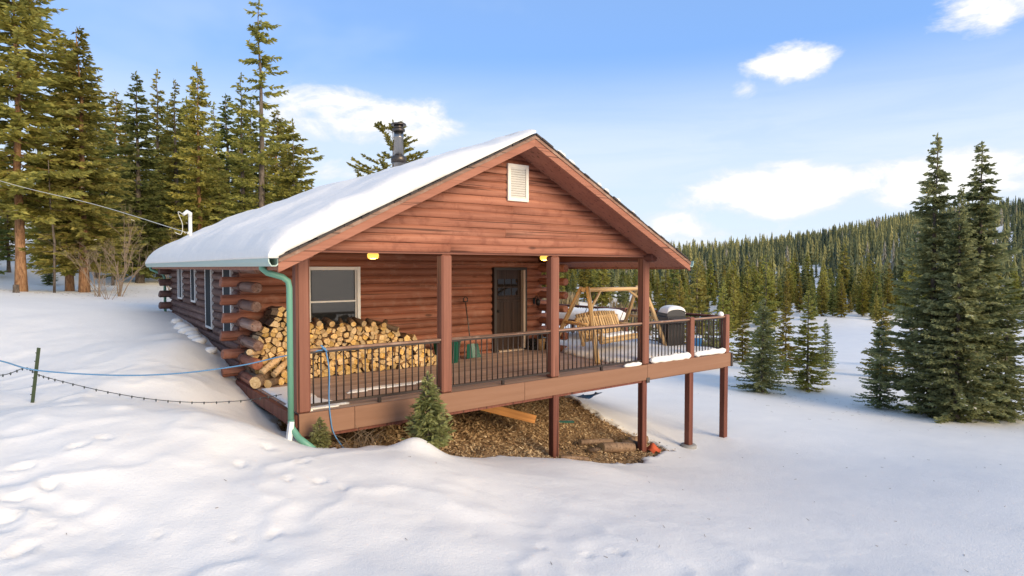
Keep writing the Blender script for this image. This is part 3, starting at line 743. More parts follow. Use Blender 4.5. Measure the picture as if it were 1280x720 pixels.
# railings: a rail section with its balusters as sub-parts
bal_me = MB().tube([(0, 0, 0), (0, 0, .78)], .012, 6).mesh('baluster', 'baluster_metal')
def railing(a, b, y, ax='x', top='rail_wood'):
    L = b - a; mb = MB()
    if ax == 'x': mb.box(((a + b) / 2, y, .90), (L, .085, .036), bevel=.006)
    else: mb.box((y, (a + b) / 2, .90), (.085, L, .036), bevel=.006)
    r = mb.build('railing', top, cabin)
    def bar(nm, z, h, th=.04, ln=None):
        ln = ln or L; MB().box(((a + b) / 2, y, z) if ax == 'x' else (y, (a + b) / 2, z), (ln, th, h) if ax == 'x' else (th, ln, h)).build(nm, 'baluster_metal', r)
    bar('bottom_rail', .095, .035); bar('sub_rail', .865, .03)
    if ax == 'x': bar('rail_foot', .037, .078, .038, .05)
    n = max(2, int(round(L / .113)))
    for i in range(n):
        t = a + L * (i + .5) / n
        link('baluster', bal_me, r, (t, y, .10) if ax == 'x' else (y, t, .10))
for a, b in ((PX[0] + .1, PX[1] - .1), (PX[1] + .1, PX[2] - .1), (PX[2] + .1, PX[3] - .1), (PX[3] + .1, 9.03 - .07), (9.03 + .07, DX - .15)): railing(a, b, .08)
railing(.15, 3.3, DX - .08, 'y', 'post_dark'); railing(3.5, 6.8, DX - .08, 'y', 'post_dark')
MB().box((DX - .08, 3.4, .44), (.14, .14, 1.0), bevel=.01).build('deck_post', 'post_stain', cabin); MB().box((DX - .08, 6.85, .44), (.14, .14, 1.0), bevel=.01).build('deck_post', 'post_stain', cabin)

# ------------------------------------------------------------------ snow on the roof
def snow_sheet(name, xs, ys, topf, botf, label, cat='snow', parent=None, mat='snow', keep=None):
    X, Y = np.meshgrid(xs, ys, indexing='ij'); T = topf(X, Y); B = botf(X, Y); nx, n_ = X.shape
    V = np.concatenate([np.stack([X, Y, T], -1).reshape(-1, 3), np.stack([X, Y, B], -1).reshape(-1, 3)])
    I = np.arange(nx - 1)[:, None] * n_ + np.arange(n_ - 1)[None]; F1 = np.stack([I, I + n_, I + n_ + 1, I + 1], -1).reshape(-1, 4)
    if keep is not None:
        k = keep(X, Y).ravel(); F1 = F1[k[F1].all(1)]
    F2 = F1[:, ::-1] + nx * n_
    ed = {}
    for f in F1:
        for a, b in zip(f, np.roll(f, -1)):
            if (b, a) in ed: del ed[(b, a)]
            else: ed[(a, b)] = 1
    F3 = np.array([(b, a, a + nx * n_, b + nx * n_) for (a, b) in ed])
    o = link(name, np_mesh(name, V, np.concatenate([F1, F2, F3]), mat), parent)
    return tag(o, label, cat)
def quarter(d, Rr): t = np.clip(1 - d / Rr, 0, 1); return np.sqrt(np.maximum(0, 1 - t * t))
def rz(X): return np.where(X <= XC, ZE + SL * (X - EX0), ZE + SL * (EX1 - X))
def roof_snow_top(X, Y):
    de = X - (EX0 - .16); df = Y - (RY0 - .05); db = (RY1 + .05) - Y
    T = (.37 - .28 * sstep(X, 1.6, 3.74)) * quarter(de, .34) * (.30 + .70 * quarter(df, .55)) * quarter(db, .5)
    T = T * (1 + .32 * fbm(X, Y * .8, .7, 4)) + (.03 * fbm(X, Y, 2.4, 4) - .06 * np.exp(-((X - 3.03) ** 2 + (Y - 2.95) ** 2) / .12)) * quarter(df, .3)
    return np.maximum(rz(np.maximum(X, EX0 - .1)) + .0, rz(np.maximum(X, EX0 - .05)) + .026 + np.maximum(T, 0))
xs = np.concatenate([EX0 - .16 + np.array([0, .01, .03, .06, .1, .15, .21, .28, .36, .45, .55]), np.linspace(EX0 + .5, XC, 44)])
ys = np.concatenate([RY0 - .05 + np.array([0, .008, .025, .05, .09, .14, .2, .27, .35, .45]), np.linspace(RY0 + .55, RY1 - .5, 130), RY1 + .05 - np.array([.4, .3, .2, .1, .05, .02, 0])])
ys = np.unique(ys)
snow_sheet('roof_snow', xs, ys, roof_snow_top, lambda X, Y: rz(np.maximum(X, EX0 - .02)) + np.where(X < EX0, -.02, .024), 'thick white snow blanket lying on the left slope of the cabin roof')
snow_sheet('roof_snow', np.linspace(XC + .02, EX1 - .25, 50), np.linspace(RY0 + .16, RY1 - .1, 90), lambda X, Y: rz(X) + .026 + .10 * quarter(np.minimum(np.minimum(EX1 - .25 - X, Y - RY0 - .16), RY1 - .1 - Y), .35) * (1 + .5 * fbm(X, Y, 1., 3)),
           lambda X, Y: rz(X) + .023, 'thin snow layer on the far right slope of the cabin roof')
rs = random.Random(9)
for i in range(7):        # crumbs of snow left along the right rake
    x = rs.uniform(4.3, 6.4); s = rs.uniform(.04, .09)
    MB().tube([(x - s, RY0 - .01, roof_z(x - s) + .045), (x, RY0 - .01, roof_z(x) + .055), (x + s, RY0 - .01, roof_z(x + s) + .045)], [.01, .03, .008], 7, wob=.15, seed=i).build('snow_crumb', 'snow', roof_r)

# ------------------------------------------------------------------ porch lights
def porch_light(x, y, label):
    t = empty('porch_light', (x, y, HB + .06)); tag(t, label, 'lamp', 'ceiling lights of the porch')
    MB().lathe([(.09, 0), (.13, -.012), (.13, -.03), (.11, -.035)], n=20).build('lamp_base', 'black_metal', t)
    MB().lathe([(.085, -.035), (.108, -.07), (.104, -.115), (.07, -.145), (.02, -.15)], n=20).build('lamp_shade', 'lamp_glass', t)
    l = bpy.data.lights.new('lamp_glow', 'POINT'); l.energy = 13; l.color = (1, .66, .3); l.shadow_soft_size = .12
    o = bpy.data.objects.new('lamp_glow', l); COL.objects.link(o); o.parent = t; o.location = (0, 0, -.22)
porch_light(1.95, 1.85, 'lit amber ceiling light above the firewood on the porch')
porch_light(6.05, 1.8, 'lit amber ceiling light near the dark front door')

# ------------------------------------------------------------------ firewood
def voronoi_cells(pts, inside_clip):
    cells = []; wr_ = np.random.default_rng(2)
    P = np.array(pts); WT = wr_.uniform(.025, .075, len(P)) ** 2
    for i, p in enumerate(P):
        d = np.hypot(*(P - p).T); nb = np.argsort(d)[1:22]
        ra = wr_.uniform(0, 6.28); ns = int(wr_.choice((3, 4, 4, 5, 5, 6))); rr0 = .115 if ns < 4 else .088; poly = [(p[0] + rr0 * math.cos(ra + k * 6.2832 / ns), p[1] + rr0 * math.sin(ra + k * 6.2832 / ns)) for k in range(ns)]
        planes = [((P[j] - p), p + (P[j] - p) * min(.72, max(.28, .5 + .5 * (WT[i] - WT[j]) / max(1e-6, d[j] ** 2)))) for j in nb] + inside_clip(p)
        for nrm, mid in planes:
            out = []
            for k in range(len(poly)):
                a = np.array(poly[k]); b = np.array(poly[(k + 1) % len(poly)])
                da = np.dot(a - mid, nrm); db = np.dot(b - mid, nrm)
                if da <= 0: out.append(tuple(a))
                if da * db < 0: t = da / (da - db); out.append(tuple(a + (b - a) * t))
            poly = out
            if len(poly) < 3: break
        cells.append(poly)
    return cells
PROF_X = [.06, .13, .26, .42, .66, .85, 1.1, 1.6, 2.05, 2.5, 3.0, 3.3, 3.6, 3.85]; PROF_Z = [.42, .62, 1.05, 1.36, 1.33, 1.18, 1.03, .97, .96, .93, .74, .62, .40, .12]
def pile_top(x): return np.interp(x, PROF_X, PROF_Z)
fr_ = random.Random(21)
def pile_points(sp):
    pts = []; z = .055; r = 0
    while z < 1.4:
        x = .10 + (r % 2) * sp / 2
        while x < 3.86:
            q = (x + fr_.uniform(-.42, .42) * sp, z + fr_.uniform(-.38, .38) * sp)
            if q[1] < pile_top(q[0]) - .03 and q[0] > .05: pts.append(q)
            x += sp * fr_.uniform(.9, 1.12)
        z += sp * .88; r += 1
    return pts
pts = pile_points(.104); cells = voronoi_cells(pts, lambda p: [(np.array([0, -1.]), np.array([0, 0.004]))])
WOOD_LABEL = 'split firewood log with pale cut end in the stack on the porch'; WOOD_GROUP = 'firewood stacked on the porch'
def stick(poly, c, L, seed):
    "irregular split stick along +Y; ends pale, one side bark"
    rr = random.Random(seed); n = len(poly)
    shr = rr.choice((.985, .97, .97, .95, .93, .88, .80)); A = [((x - c[0]) * shr, (z - c[1]) * shr) for x, z in poly]
    lean = (rr.uniform(-.02, .02), rr.uniform(-.02, .02)); V = []
    for (t, s) in ((0, .93), (.012, 1.), (L - .012, rr.uniform(.9, 1.)), (L, .88)):
        for (x, z) in A: V.append((x * s + lean[0] * t / L, t + (rr.uniform(-.006, .006) if t in (0,) else 0), z * s + lean[1] * t / L))
    F = [tuple(reversed([j for j in range(n)])), tuple(3 * n + j for j in range(n))]; M_ = [0, 0]; b0 = rr.randrange(n); nb = rr.choice((1, 2, 2, 3))
    F[0] = tuple(range(n)); F[1] = tuple(3 * n + j for j in reversed(range(n)))
    for i in range(3):
        for j in range(n):
            F.append((i * n + j, (i + 1) * n + j, (i + 1) * n + (j + 1) % n, i * n + (j + 1) % n)); M_.append(1 if (j - b0) % n < nb else 2)
    mb = MB(); mb.add(V, F); mb.m = M_; return mb
k = 0; back = MB()
area = lambda P_: abs(sum(P_[i][0] * P_[(i + 1) % len(P_)][1] - P_[(i + 1) % len(P_)][0] * P_[i][1] for i in range(len(P_)))) / 2 if len(P_) > 2 else 0
indiv = set(sorted(range(len(cells)), key=lambda i: -area(cells[i]))[:278])
for i, (p, poly) in enumerate(zip(pts, cells)):
    if len(poly) < 3: continue
    y0 = 2.72 + fr_.uniform(-.075, .06) + (.05 if p[1] > pile_top(p[0]) - .15 else 0); L = fr_.uniform(.34, .42)
    if len(poly) > 7: poly = poly[::1]
    if i in indiv:
        o = stick(poly, p, L, i).build('firewood', ['fire_end', 'fire_bark', 'fire_split'], None, (p[0], y0, p[1]))
        tag(o, WOOD_LABEL, 'firewood', WOOD_GROUP); k += 1
    else:
        s = stick(poly, p, L, i); back.add([(x + p[0], y + y0, z + p[1]) for (x, y, z) in s.v], s.f); back.m[-len(s.m):] = s.m
    s = stick([(a, b) for a, b in poly], p, .36, i + 999); back.add([(x + p[0], y + 3.13, z + p[1] * .98) for (x, y, z) in s.v], s.f, 1)
print('sticks', len(pts)); bk = back.build('firewood_back_row', ['fire_end', 'fire_bark', 'fire_split']); tag(bk, 'rear row of firewood hidden behind the stack against the cabin wall', 'firewood', kind='stuff')
# loose pieces lying on top and the tumbled ones at the left end
def round_log(name, p0, p1, r, seed, mats=('fire_bark', 'fire_end'), n=12):
    p0 = Vector(p0); d = Vector(p1) - p0; mb = MB()
    mb.tube([(0, 0, 0), (0, d.length * .5, .004), (0, d.length, 0)], [r, r * 1.03, r * .95], n, 0, True, 1, wob=.05, seed=seed)
    o = mb.build(name, list(mats), None, p0); o.rotation_euler = d.to_track_quat('Y', 'Z').to_euler(); return o
def on_pile(x): return float(pile_top(x))
for i, (x, dx, dz, r) in enumerate([(1.22, .03, .10, .05), (1.47, -.02, .12, .058), (1.66, .10, .13, .04), (1.9, .05, .12, .05), (2.12, -.08, .11, .06), (2.32, .02, .09, .05), (2.86, -.42, .26, .055), (2.55, .2, .07, .05)]):
    z = on_pile(x) + r * .5
    o = round_log('firewood', (x, 2.68, z), (x + dx, 3.04, z + dz * .6), r, i)
    tag(o, WOOD_LABEL, 'firewood', WOOD_GROUP)
for i, (a, b, r, lab) in enumerate([
    ((-.04, 2.30, .11), (.26, 2.62, .15), .105, 'big round log end lying at the bottom left of the woodpile'),
    ((.16, 2.28, .07), (.42, 2.52, .07), .075, 'yellow round firewood log beside the big log end at the pile foot'),
    ((.10, 2.44, .25), (.50, 2.60, .50), .06, 'long split stick leaning up against the left end of the woodpile'),
    ((.28, 2.36, .20), (.62, 2.58, .42), .055, 'tilted firewood stick on the left foot of the woodpile, below the long one'),
    ((-.08, 2.52, .62), (.2, 2.85, .56), .055, 'firewood stick poking out left from the pile near the log ends')]):
    o = round_log('firewood', a, b, r, 40 + i, ('fire_split', 'fire_end') if i > 1 else ('fire_bark', 'fire_end'), 8 if i > 1 else 14)
    tag(o, lab, 'firewood', WOOD_GROUP)
for i, (x, z) in enumerate([(.42, .06), (.55, .07), (.68, .06), (.80, .05), (.50, .17), (.62, .18), (.74, .15), (.9, .05)]):
    o = round_log('firewood', (x, 2.38 + .06 * (i % 3), z), (x + .05, 2.72, z + .02), .058, 60 + i, ('fire_split', 'fire_end'), 7); tag(o, WOOD_LABEL, 'firewood', WOOD_GROUP)

# ------------------------------------------------------------------ snow lying on the deck, rails and porch boards
def patch(name, poly, z0, thick, label, step=.06, edge=.25, seed=0, cat='snow'):
    P = np.array(poly); x0, y0 = P.min(0) - .1; x1, y1 = P.max(0) + .1
    def sd(X, Y): return poly_sd(X.ravel(), Y.ravel(), poly).reshape(X.shape) + .10 * fbm(X + seed, Y, 2.2, 3)
    return snow_sheet(name, np.arange(x0, x1, step), np.arange(y0, y1, step), lambda X, Y: z0 + thick * quarter(np.maximum(sd(X, Y), 0), edge) * (1 + .35 * fbm(X + seed, Y, 1.5, 3)) + .002,
                      lambda X, Y: np.full(X.shape, z0), label, cat, keep=lambda X, Y: sd(X, Y) > -.01)
patch('deck_snow', [(7.1, .25), (8.2, .12), (10.35, .12), (10.35, 6.7), (7.75, 6.7), (7.7, 3.4), (7.15, 2.3), (6.95, 1.2)], .0, .11, 'trampled snow covering the open deck around the log swing', seed=3)
patch('porch_snow', [(.02, .15), (.9, .2), (.6, .8), (.55, 2.2), (.02, 2.25)], .0, .035, 'thin snow patch on the porch boards at the left corner post', seed=8, edge=.15)
patch('porch_snow', [(.95, .9), (2.3, 1.0), (2.9, 1.3), (1.2, 1.25)], .0, .012, 'thin wind-blown snow strip on the porch boards before the woodpile', seed=12, edge=.1)
def rail_snow(a, b, y, z, r, label, seed):
    rr = random.Random(seed); n = int((b - a) / .12) + 2; pts = [(a + (b - a) * i / n, y + rr.uniform(-.01, .01), z + rr.uniform(-.008, .012)) for i in range(n + 1)]
    rad = [r * rr.uniform(.8, 1.1) for _ in pts]; rad[0] *= .4; rad[-1] *= .45
    o = MB().tube(pts, rad, 10, wob=.06, seed=seed).build('rail_snow', 'snow'); tag(o, label, 'snow'); return o
rail_snow(7.58, 8.95, .03, .07, .085, 'snow roll along the deck edge between swing post and grill', 1)
rail_snow(9.12, 10.34, .03, .075, .07, 'snow roll along the deck edge by the right end post', 2)
rail_snow(6.75, 7.3, .04, .03, .05, 'short snow roll on the deck edge left of the rightmost porch post', 3)
o = MB().lathe([(.0, -.01), (.055, 0), (.075, .035), (.06, .085), (.02, .11)], n=12).build('snow_lump', 'snow', None, (DX - .28, .08, .918)); tag(o, 'little snow cap sitting on the top rail by the end post', 'snow')

# ------------------------------------------------------------------ log swing
sw = empty('log_swing', (7.2, 1.7, .0)); tag(sw, 'honey coloured log garden swing on A-frame legs standing on the deck', 'swing')
def pole(name, a, b, r0, r1, parent, mat='honey_log', org=(7.2, 1.7, 0), seed=0):
    a = Vector(a) - Vector(org); b = Vector(b) - Vector(org); d = b - a
    mb = MB(); L = d.length; mb.tube([(0, 0, 0), (L * .33, .006, .004), (L * .66, -.005, .004), (L, 0, 0)], [r0, r0 * .7 + r1 * .3, r0 * .35 + r1 * .65, r1], 10, wob=.04, seed=seed)
    o = mb.build(name, mat, parent, a); o.rotation_euler = d.to_track_quat('X', 'Z').to_euler(); return o
BL, BR = Vector((7.08, 1.62, 1.58)), Vector((9.72, 2.12, 1.54)); ax_ = (BR - BL).normalized()
LA = BL + ax_ * .12; RA = BR - ax_ * .20
pole('top_bar', BL, BR, .055, .052, sw, seed=1)
pole('leg', LA + Vector((-.06, -.10, .06)), (6.66, .72, 0), .05, .058, sw, seed=2); pole('leg', LA + Vector((-.06, .10, .06)), (6.90, 2.62, 0), .05, .058, sw, seed=3)
pole('leg', RA + Vector((.06, -.10, .06)), (9.72, 1.28, 0), .05, .058, sw, seed=4); pole('leg', RA + Vector((.06, .10, .06)), (9.78, 3.05, 0), .05, .058, sw, seed=5)
pole('cross_brace', (6.85, 1.20, .80), (6.97, 2.12, .80), .04, .04, sw, seed=6); pole('cross_brace', (9.66, 1.66, .80), (9.74, 2.55, .80), .04, .04, sw, seed=7)
pole('knee_brace', (6.94, 1.30, 1.05), BL + ax_ * .72, .034, .03, sw, seed=8); pole('knee_brace', (9.62, 1.75, 1.08), BR - ax_ * .80, .034, .03, sw, seed=9)
bench = empty('x'); bpy.data.objects.remove(bench)
def bpt(u, v, w):   # along the bench, depth (towards the rear), height
    n_ = Vector((-ax_.y, ax_.x, 0)).normalized(); e = Vector((ax_.x, ax_.y, 0)).normalized(); c = Vector((8.28, 1.80, 0))
    return c + e * u + n_ * v + Vector((0, 0, w))
seat = pole('seat_rail', bpt(-1.0, -.30, .36), bpt(.82, -.30, .36), .05, .048, sw, seed=10)
pole('seat_rail', bpt(-.95, .22, .36), bpt(.78, .22, .36), .045, .045, sw, seed=11); pole('back_rail', bpt(-1.0, .42, .86), bpt(.80, .42, .86), .036, .036, sw, seed=12); pole('back_rail', bpt(-.95, .26, .48), bpt(.75, .26, .48), .036, .036, sw, seed=13)
for i in range(16):
    u = -.93 + 1.62 * i / 15; pole('back_slat', bpt(u, .20, .38), bpt(u, .46, .97 + .04 * math.sin(math.pi * i / 15)), .036, .032, sw, seed=20 + i)
for i in range(5): pole('seat_slat', bpt(-.92, -.22 + .1 * i, .41), bpt(.74, -.22 + .1 * i, .41), .032, .032, sw, seed=40 + i)
for u in (-.97, .78):
    pole('arm_rest', bpt(u, -.34, .62), bpt(u, .40, .66), .042, .038, sw, seed=50); pole('arm_post', bpt(u, -.28, .33), bpt(u, -.30, .66), .04, .036, sw, seed=51); pole('arm_post', bpt(u, .2, .22), bpt(u, .44, .86), .04, .036, sw, seed=52)
    for v in (-.28, .34): pole('chain', bpt(u, v, .66), BL + ax_ * (.45 if u < 0 else (BR - BL).length - .5), .008, .008, sw, 'steel_dark')
o = snow_sheet('swing_snow', np.linspace(-.6, .6, 20), np.linspace(-.22, .16, 10), lambda X, Y: .445 + .05 * quarter(np.minimum(np.minimum(X + .6, .6 - X), np.minimum(Y + .22, .16 - Y)), .12) * (1 + .6 * fbm(X, Y, 3, 2)), lambda X, Y: np.full(X.shape, .442), 'thin snow lying on the seat of the log swing')
o.location = bpt(0, 0, 0); o.rotation_euler = (0, 0, math.atan2(ax_.y, ax_.x))

# ------------------------------------------------------------------ snowed-in table behind the swing
tb = empty('patio_table', (9.45, 4.0, 0), (0, 0, R(6))); tag(tb, 'brown wooden table under deep snow behind the log swing', 'table')
for i in range(6): MB().box((-.5 + .2 * i, 0, .62), (.19, 2.1, .04), bevel=.005).build('table_board', 'table_wood', tb)
for sx in (-1, 1):
    MB().box((sx * .52, 0, .55), (.045, 1.95, .10)).build('apron', 'table_wood', tb)
    for sy in (-1, 1): MB().box((sx * .48, sy * .92, .30), (.09, .09, .60), bevel=.008).build('leg', 'table_wood', tb)
o = snow_sheet('table_snow', np.linspace(-.62, .62, 30), np.linspace(-1.08, 1.08, 44), lambda X, Y: .642 + .27 * quarter(np.minimum(np.minimum(X + .62, .62 - X), np.minimum(Y + 1.08, 1.08 - Y)), .30) * (1 + .15 * fbm(X, Y, 2, 2)), lambda X, Y: np.full(X.shape, .641), 'deep pillow of snow on the table behind the swing')
o.location = tb.location; o.rotation_euler = tb.rotation_euler

# ------------------------------------------------------------------ grill
gr = empty('gas_grill', (10.02, 1.42, .0), (0, 0, R(62))); tag(gr, 'black gas grill with snow on its lid beside the deck railing', 'grill')
MB().box((0, 0, .36), (.62, .46, .62), bevel=.012).build('cabinet', 'black_metal', gr)
for sx in (-1, 1): MB().box((sx * .155, -.236, .36), (.29, .014, .56), bevel=.004).build('cabinet_door', 'black_metal', gr)
MB().box((0, 0, .76), (.68, .50, .18), bevel=.02).build('firebox', 'grill_grey', gr)
lid = MB(); V = []; n = 9
for sx in (-.33, .33):
    for i in range(n):
        a = math.pi * i / (n - 1); V.append((sx, -.25 * math.cos(a), .855 + .18 * math.sin(a) ** .6))
F = [(i, i + 1, n + i + 1, n + i) for i in range(n - 1)] + [tuple(range(n)), tuple(range(2 * n - 1, n - 1, -1))]
lid.add(V, F); lid = lid.build('lid', 'grill_grey', gr)
MB().tube([(-.24, -.285, .92), (.24, -.285, .92)], .014, 8).build('handle', 'steel', lid)
for sx in (-1, 1): MB().box((sx * .49, -.02, .80), (.28, .44, .03), bevel=.008).build('side_shelf', 'grill_grey', gr)
MB().box((0, -.262, .76), (.6, .03, .13), bevel=.006).build('control_panel', 'black_metal', gr)
for i in range(4):
    k_ = MB().lathe([(.026, 0), (.022, .03), (.0, .032)], n=10).build('knob', 'steel', gr, (-.21 + .14 * i, -.278, .76)); k_.rotation_euler = (R(90), 0, 0)
for sx in (-1, 1):
    for sy in (-1, 1):
        w_ = MB().lathe([(.03, -.015), (.045, -.012), (.045, .012), (.03, .015)], n=12).build('wheel', 'rubber_black', gr, (sx * .27, sy * .18, .045)); w_.rotation_euler = (0, R(90), 0)
o = snow_sheet('grill_snow', np.linspace(-.36, .20, 22), np.linspace(-.24, .26, 20), lambda X, Y: .86 + .18 * np.sqrt(np.maximum(0, 1 - (Y / .27) ** 2)) ** .6 + .085 * quarter(np.minimum(np.minimum(X + .36, .20 - X), np.minimum(Y + .24, .26 - Y)), .14), lambda X, Y: .855 + .18 * np.sqrt(np.maximum(0, 1 - (Y / .27) ** 2)) ** .6, 'rounded snow hood piled on the grill lid')
o.location = gr.location; o.rotation_euler = gr.rotation_euler
cl = empty('bucket', (10.22, .78, .0)); tag(cl, 'small blue and white bucket on the deck beside the grill', 'bucket')
MB().lathe([(.10, .10), (.125, .12), (.14, .32), (.145, .33)], n=16).build('bucket_body', 'cooler_blue', cl); MB().lathe([(.147, .33), (.147, .37), (.12, .385)], n=16).build('bucket_lid', 'white_trim', cl); MB().tube([(-.145, 0, .32), (-.1, 0, .2), (0, -.15, .16), (.1, 0, .2), (.145, 0, .32)], .005, 6).build('handle', 'steel', cl)

# ------------------------------------------------------------------ things on the porch
b_ = empty('plastic_bin', (4.12, 2.85, 0), (0, 0, R(8))); tag(b_, 'dark green plastic bin standing behind the second porch post', 'bin')
body = MB(); V = []
for (w, z) in ((.17, .0), (.22, .50), (.215, .50), (.165, .012)): V += [(-w, -w, z), (w, -w, z), (w, w, z), (-w, w, z)]
F = [(i * 4 + j, i * 4 + (j + 1) % 4, i * 4 + 4 + (j + 1) % 4, i * 4 + 4 + j) for i in range(3) for j in range(4)] + [(3, 2, 1, 0), (12, 13, 14, 15)]
body.add(V, F).build('bin_body', 'green_plastic', b_)
for (c, d) in (((0, -.225, .50), (.48, .03, .045)), ((0, .225, .50), (.48, .03, .045)), ((-.225, 0, .50), (.03, .42, .045)), ((.225, 0, .50), (.03, .42, .045))): MB().box(c, d, bevel=.006).build('bin_rim', 'green_plastic', b_)
for i in range(3): MB().box((-.09 + .09 * i, -.20, .25), (.02, .02, .42), Matrix.Rotation(R(5.5), 3, 'X')).build('bin_rib', 'green_plastic', b_)
sh = empty('snow_shovel', (4.85, 3.3, 0)); tag(sh, 'long handled snow shovel leaning on the logs left of the door', 'shovel')
MB().tube([(.05, -.22, .28), (.12, .12, 1.30)], .014, 8).build('handle', 'bracket_metal', sh)
MB().tube([(.06, .12, 1.30), (.07, .12, 1.38), (.12, .13, 1.41), (.18, .12, 1.38), (.18, .12, 1.30), (.06, .12, 1.30)], .013, 8).build('grip', 'black_metal', sh)
bl = MB(); V = []
for i in range(6):
    t = i / 5
    for j in range(5):
        s_ = j / 4 - .5; V.append((.05 + s_ * (.40 - .1 * t), -.30 + .06 * t + .05 * (2 * s_) ** 2 * -1, .02 + .32 * t))
F = [(i * 5 + j, i * 5 + j + 1, i * 5 + j + 6, i * 5 + j + 5) for i in range(5) for j in range(4)]
bl.add(V, F); bl.add([(x, y + .012, z) for x, y, z in V], [tuple(reversed(f)) for f in F]); bl.build('blade', 'green_plastic', sh)
bk_ = empty('kindling_bucket', (7.12, 3.22, 0)); tag(bk_, 'tan bucket holding a dark brush, right of the front door', 'bucket')
MB().lathe([(.09, 0), (.115, .28), (.12, .29), (.105, .29), (.1, .2)], n=16).build('bucket_body', 'bucket_tan', bk_)
MB().tube([(.02, 0, .15), (.05, .03, .50)], .014, 8).build('brush_handle', 'bucket_tan', bk_); MB().box((-.03, .0, .38), (.07, .05, .22), Matrix.Rotation(R(12), 3, 'Y'), bevel=.01).build('brush', 'black_metal', bk_)
for x, lab in ((6.98, 'dark crate against the logs between door and tan bucket'), (7.30, 'dark crate against the logs right of the tan bucket')):
    t = empty('crate', (x - .02, 3.36, 0)); tag(t, lab, 'crate', 'crates by the front door')
    MB().box((0, 0, .02), (.17, .16, .03)).build('crate_floor', 'black_metal', t)
    for i in range(3):
        for s_ in (-1, 1): MB().box((0, s_ * .085, .07 + .09 * i), (.18, .014, .07)).build('slat', 'black_metal', t); MB().box((s_ * .085, 0, .07 + .09 * i), (.014, .15, .07)).build('slat', 'black_metal', t)
ln = empty('wall_lantern', (7.16, YW - .05, 1.24)); tag(ln, 'black scrolled iron lantern on the log wall near the door', 'lantern')
MB().box((0, 0, 0), (.07, .02, .16), bevel=.006).build('back_plate', 'black_metal', ln); MB().tube([(0, -.01, .05), (0, -.08, .12), (0, -.15, .10), (0, -.16, .05)], .010, 8).build('arm', 'black_metal', ln)
MB().lathe([(.02, .06), (.06, .03), (.055, -.09), (.03, -.11)], (0, -.16, 0), 8).build('lantern_cage', 'black_metal', ln)

# ------------------------------------------------------------------ under and around the deck
def place_prop(px, py, plane_y): # pixel on a vertical plane
    d = cam_ray(px, py); t = (plane_y - CAM[1]) / d[1]; return np.array(CAM) + d * t
op = empty('plank'); tag(op, 'orange plank slanting down below the deck onto the bark heap', 'plank')
pa = Vector(place_prop(585, 503, 1.1)); pb = Vector(place_prop(668, 524, 1.0)); d_ = pb - pa; mb = MB(); mb.box((d_.length / 2, 0, 0), (d_.length, .10, .17), bevel=.006); q = mb.build('board', 'orange_plank', op, pa); q.rotation_euler = d_.to_track_quat('X', 'Z').to_euler()
bt = empty('green_board', (6.35, 1.55, gz(6.35, 1.55) + .03), (0, R(6), R(-12))); tag(bt, 'short dark green board lying on the soil behind the deck support', 'board')
MB().box((0, 0, .02), (.62, .10, .035), bevel=.005).build('board', 'green_plastic', bt)
for i, (px, py, px2, py2, yy, r, mat, lab) in enumerate([
    (725, 549, 765, 547, .55, .05, 'old_log', 'thin pale log lying at the back of the small heap under the deck'),
    (752, 550, 791, 564, .15, .085, 'old_log', 'thick tan log with bare wood lying in front of the heap under the deck'),
    (775, 551, 800, 562, .35, .07, 'fire_bark', 'dark barked log on the heap left of the deck support'),
    (784, 545, 808, 560, .45, .065, 'old_log', 'grey split log topmost on the heap by the deck support'),
    (735, 561, 760, 556, .25, .045, 'fire_bark', 'short dark branch lying left of the thick tan log'),
    (700, 572, 735, 568, -.42, .03, 'old_log', 'flat bark slab at the snow edge near the middle support')]):
    a = place_prop(px, py, yy); b = place_prop(px2, py2, yy - .1)
    r *= 1.25; a[2] = gz(a[0], a[1]) + r * .95 + (.07 if 'topmost' in lab else 0); b[2] = gz(b[0], b[1]) + r * .95 + (.10 if 'topmost' in lab else 0)
    o = round_log('fallen_log', a, b, r, 80 + i, (mat, 'fire_end')); tag(o, lab, 'log', 'old logs under the deck')
rg = MB(); V = []; n = 9
for i in range(n):
    for j in range(n):
        u, v_ = i / (n - 1) - .5, j / (n - 1) - .5; V.append((u * .28, v_ * .3, .05 + .16 * math.exp(-9 * (u * u + v_ * v_)) + .03 * math.sin(9 * u + 5 * v_)))
F = [(i * n + j, (i + 1) * n + j, (i + 1) * n + j + 1, i * n + j + 1) for i in range(n - 1) for j in range(n - 1)]
rg.add(V, F, 0, True); o = rg.build('cloth', 'orange_rag', None, (7.58, -.05, gz(7.58, -.05) - .02)); tag(o, 'crumpled rusty orange cloth at the foot of the deck support', 'cloth')
tp = MB(); V = []; n = 13
for i in range(n):
    for j in range(6):
        u = i / (n - 1); v_ = j / 5; V.append((u * .62, v_ * .25, -.10 * math.sin(math.pi * u) - .05 * math.sin(7 * u + 2 * v_) - .05 * v_))
F = [(i * 6 + j, (i + 1) * 6 + j, (i + 1) * 6 + j + 1, i * 6 + j + 1) for i in range(n - 1) for j in range(5)]
tp.add(V, F, 0, True); tp.add([(x, y, z + .01) for x, y, z in V], [tuple(reversed(f)) for f in F], 0, True)
o = tp.build('tarp', 'tarp_blue', None, tuple(place_prop(729, 493, 1.0))); tag(o, 'crumpled blue tarp hanging below the deck beam', 'tarp')
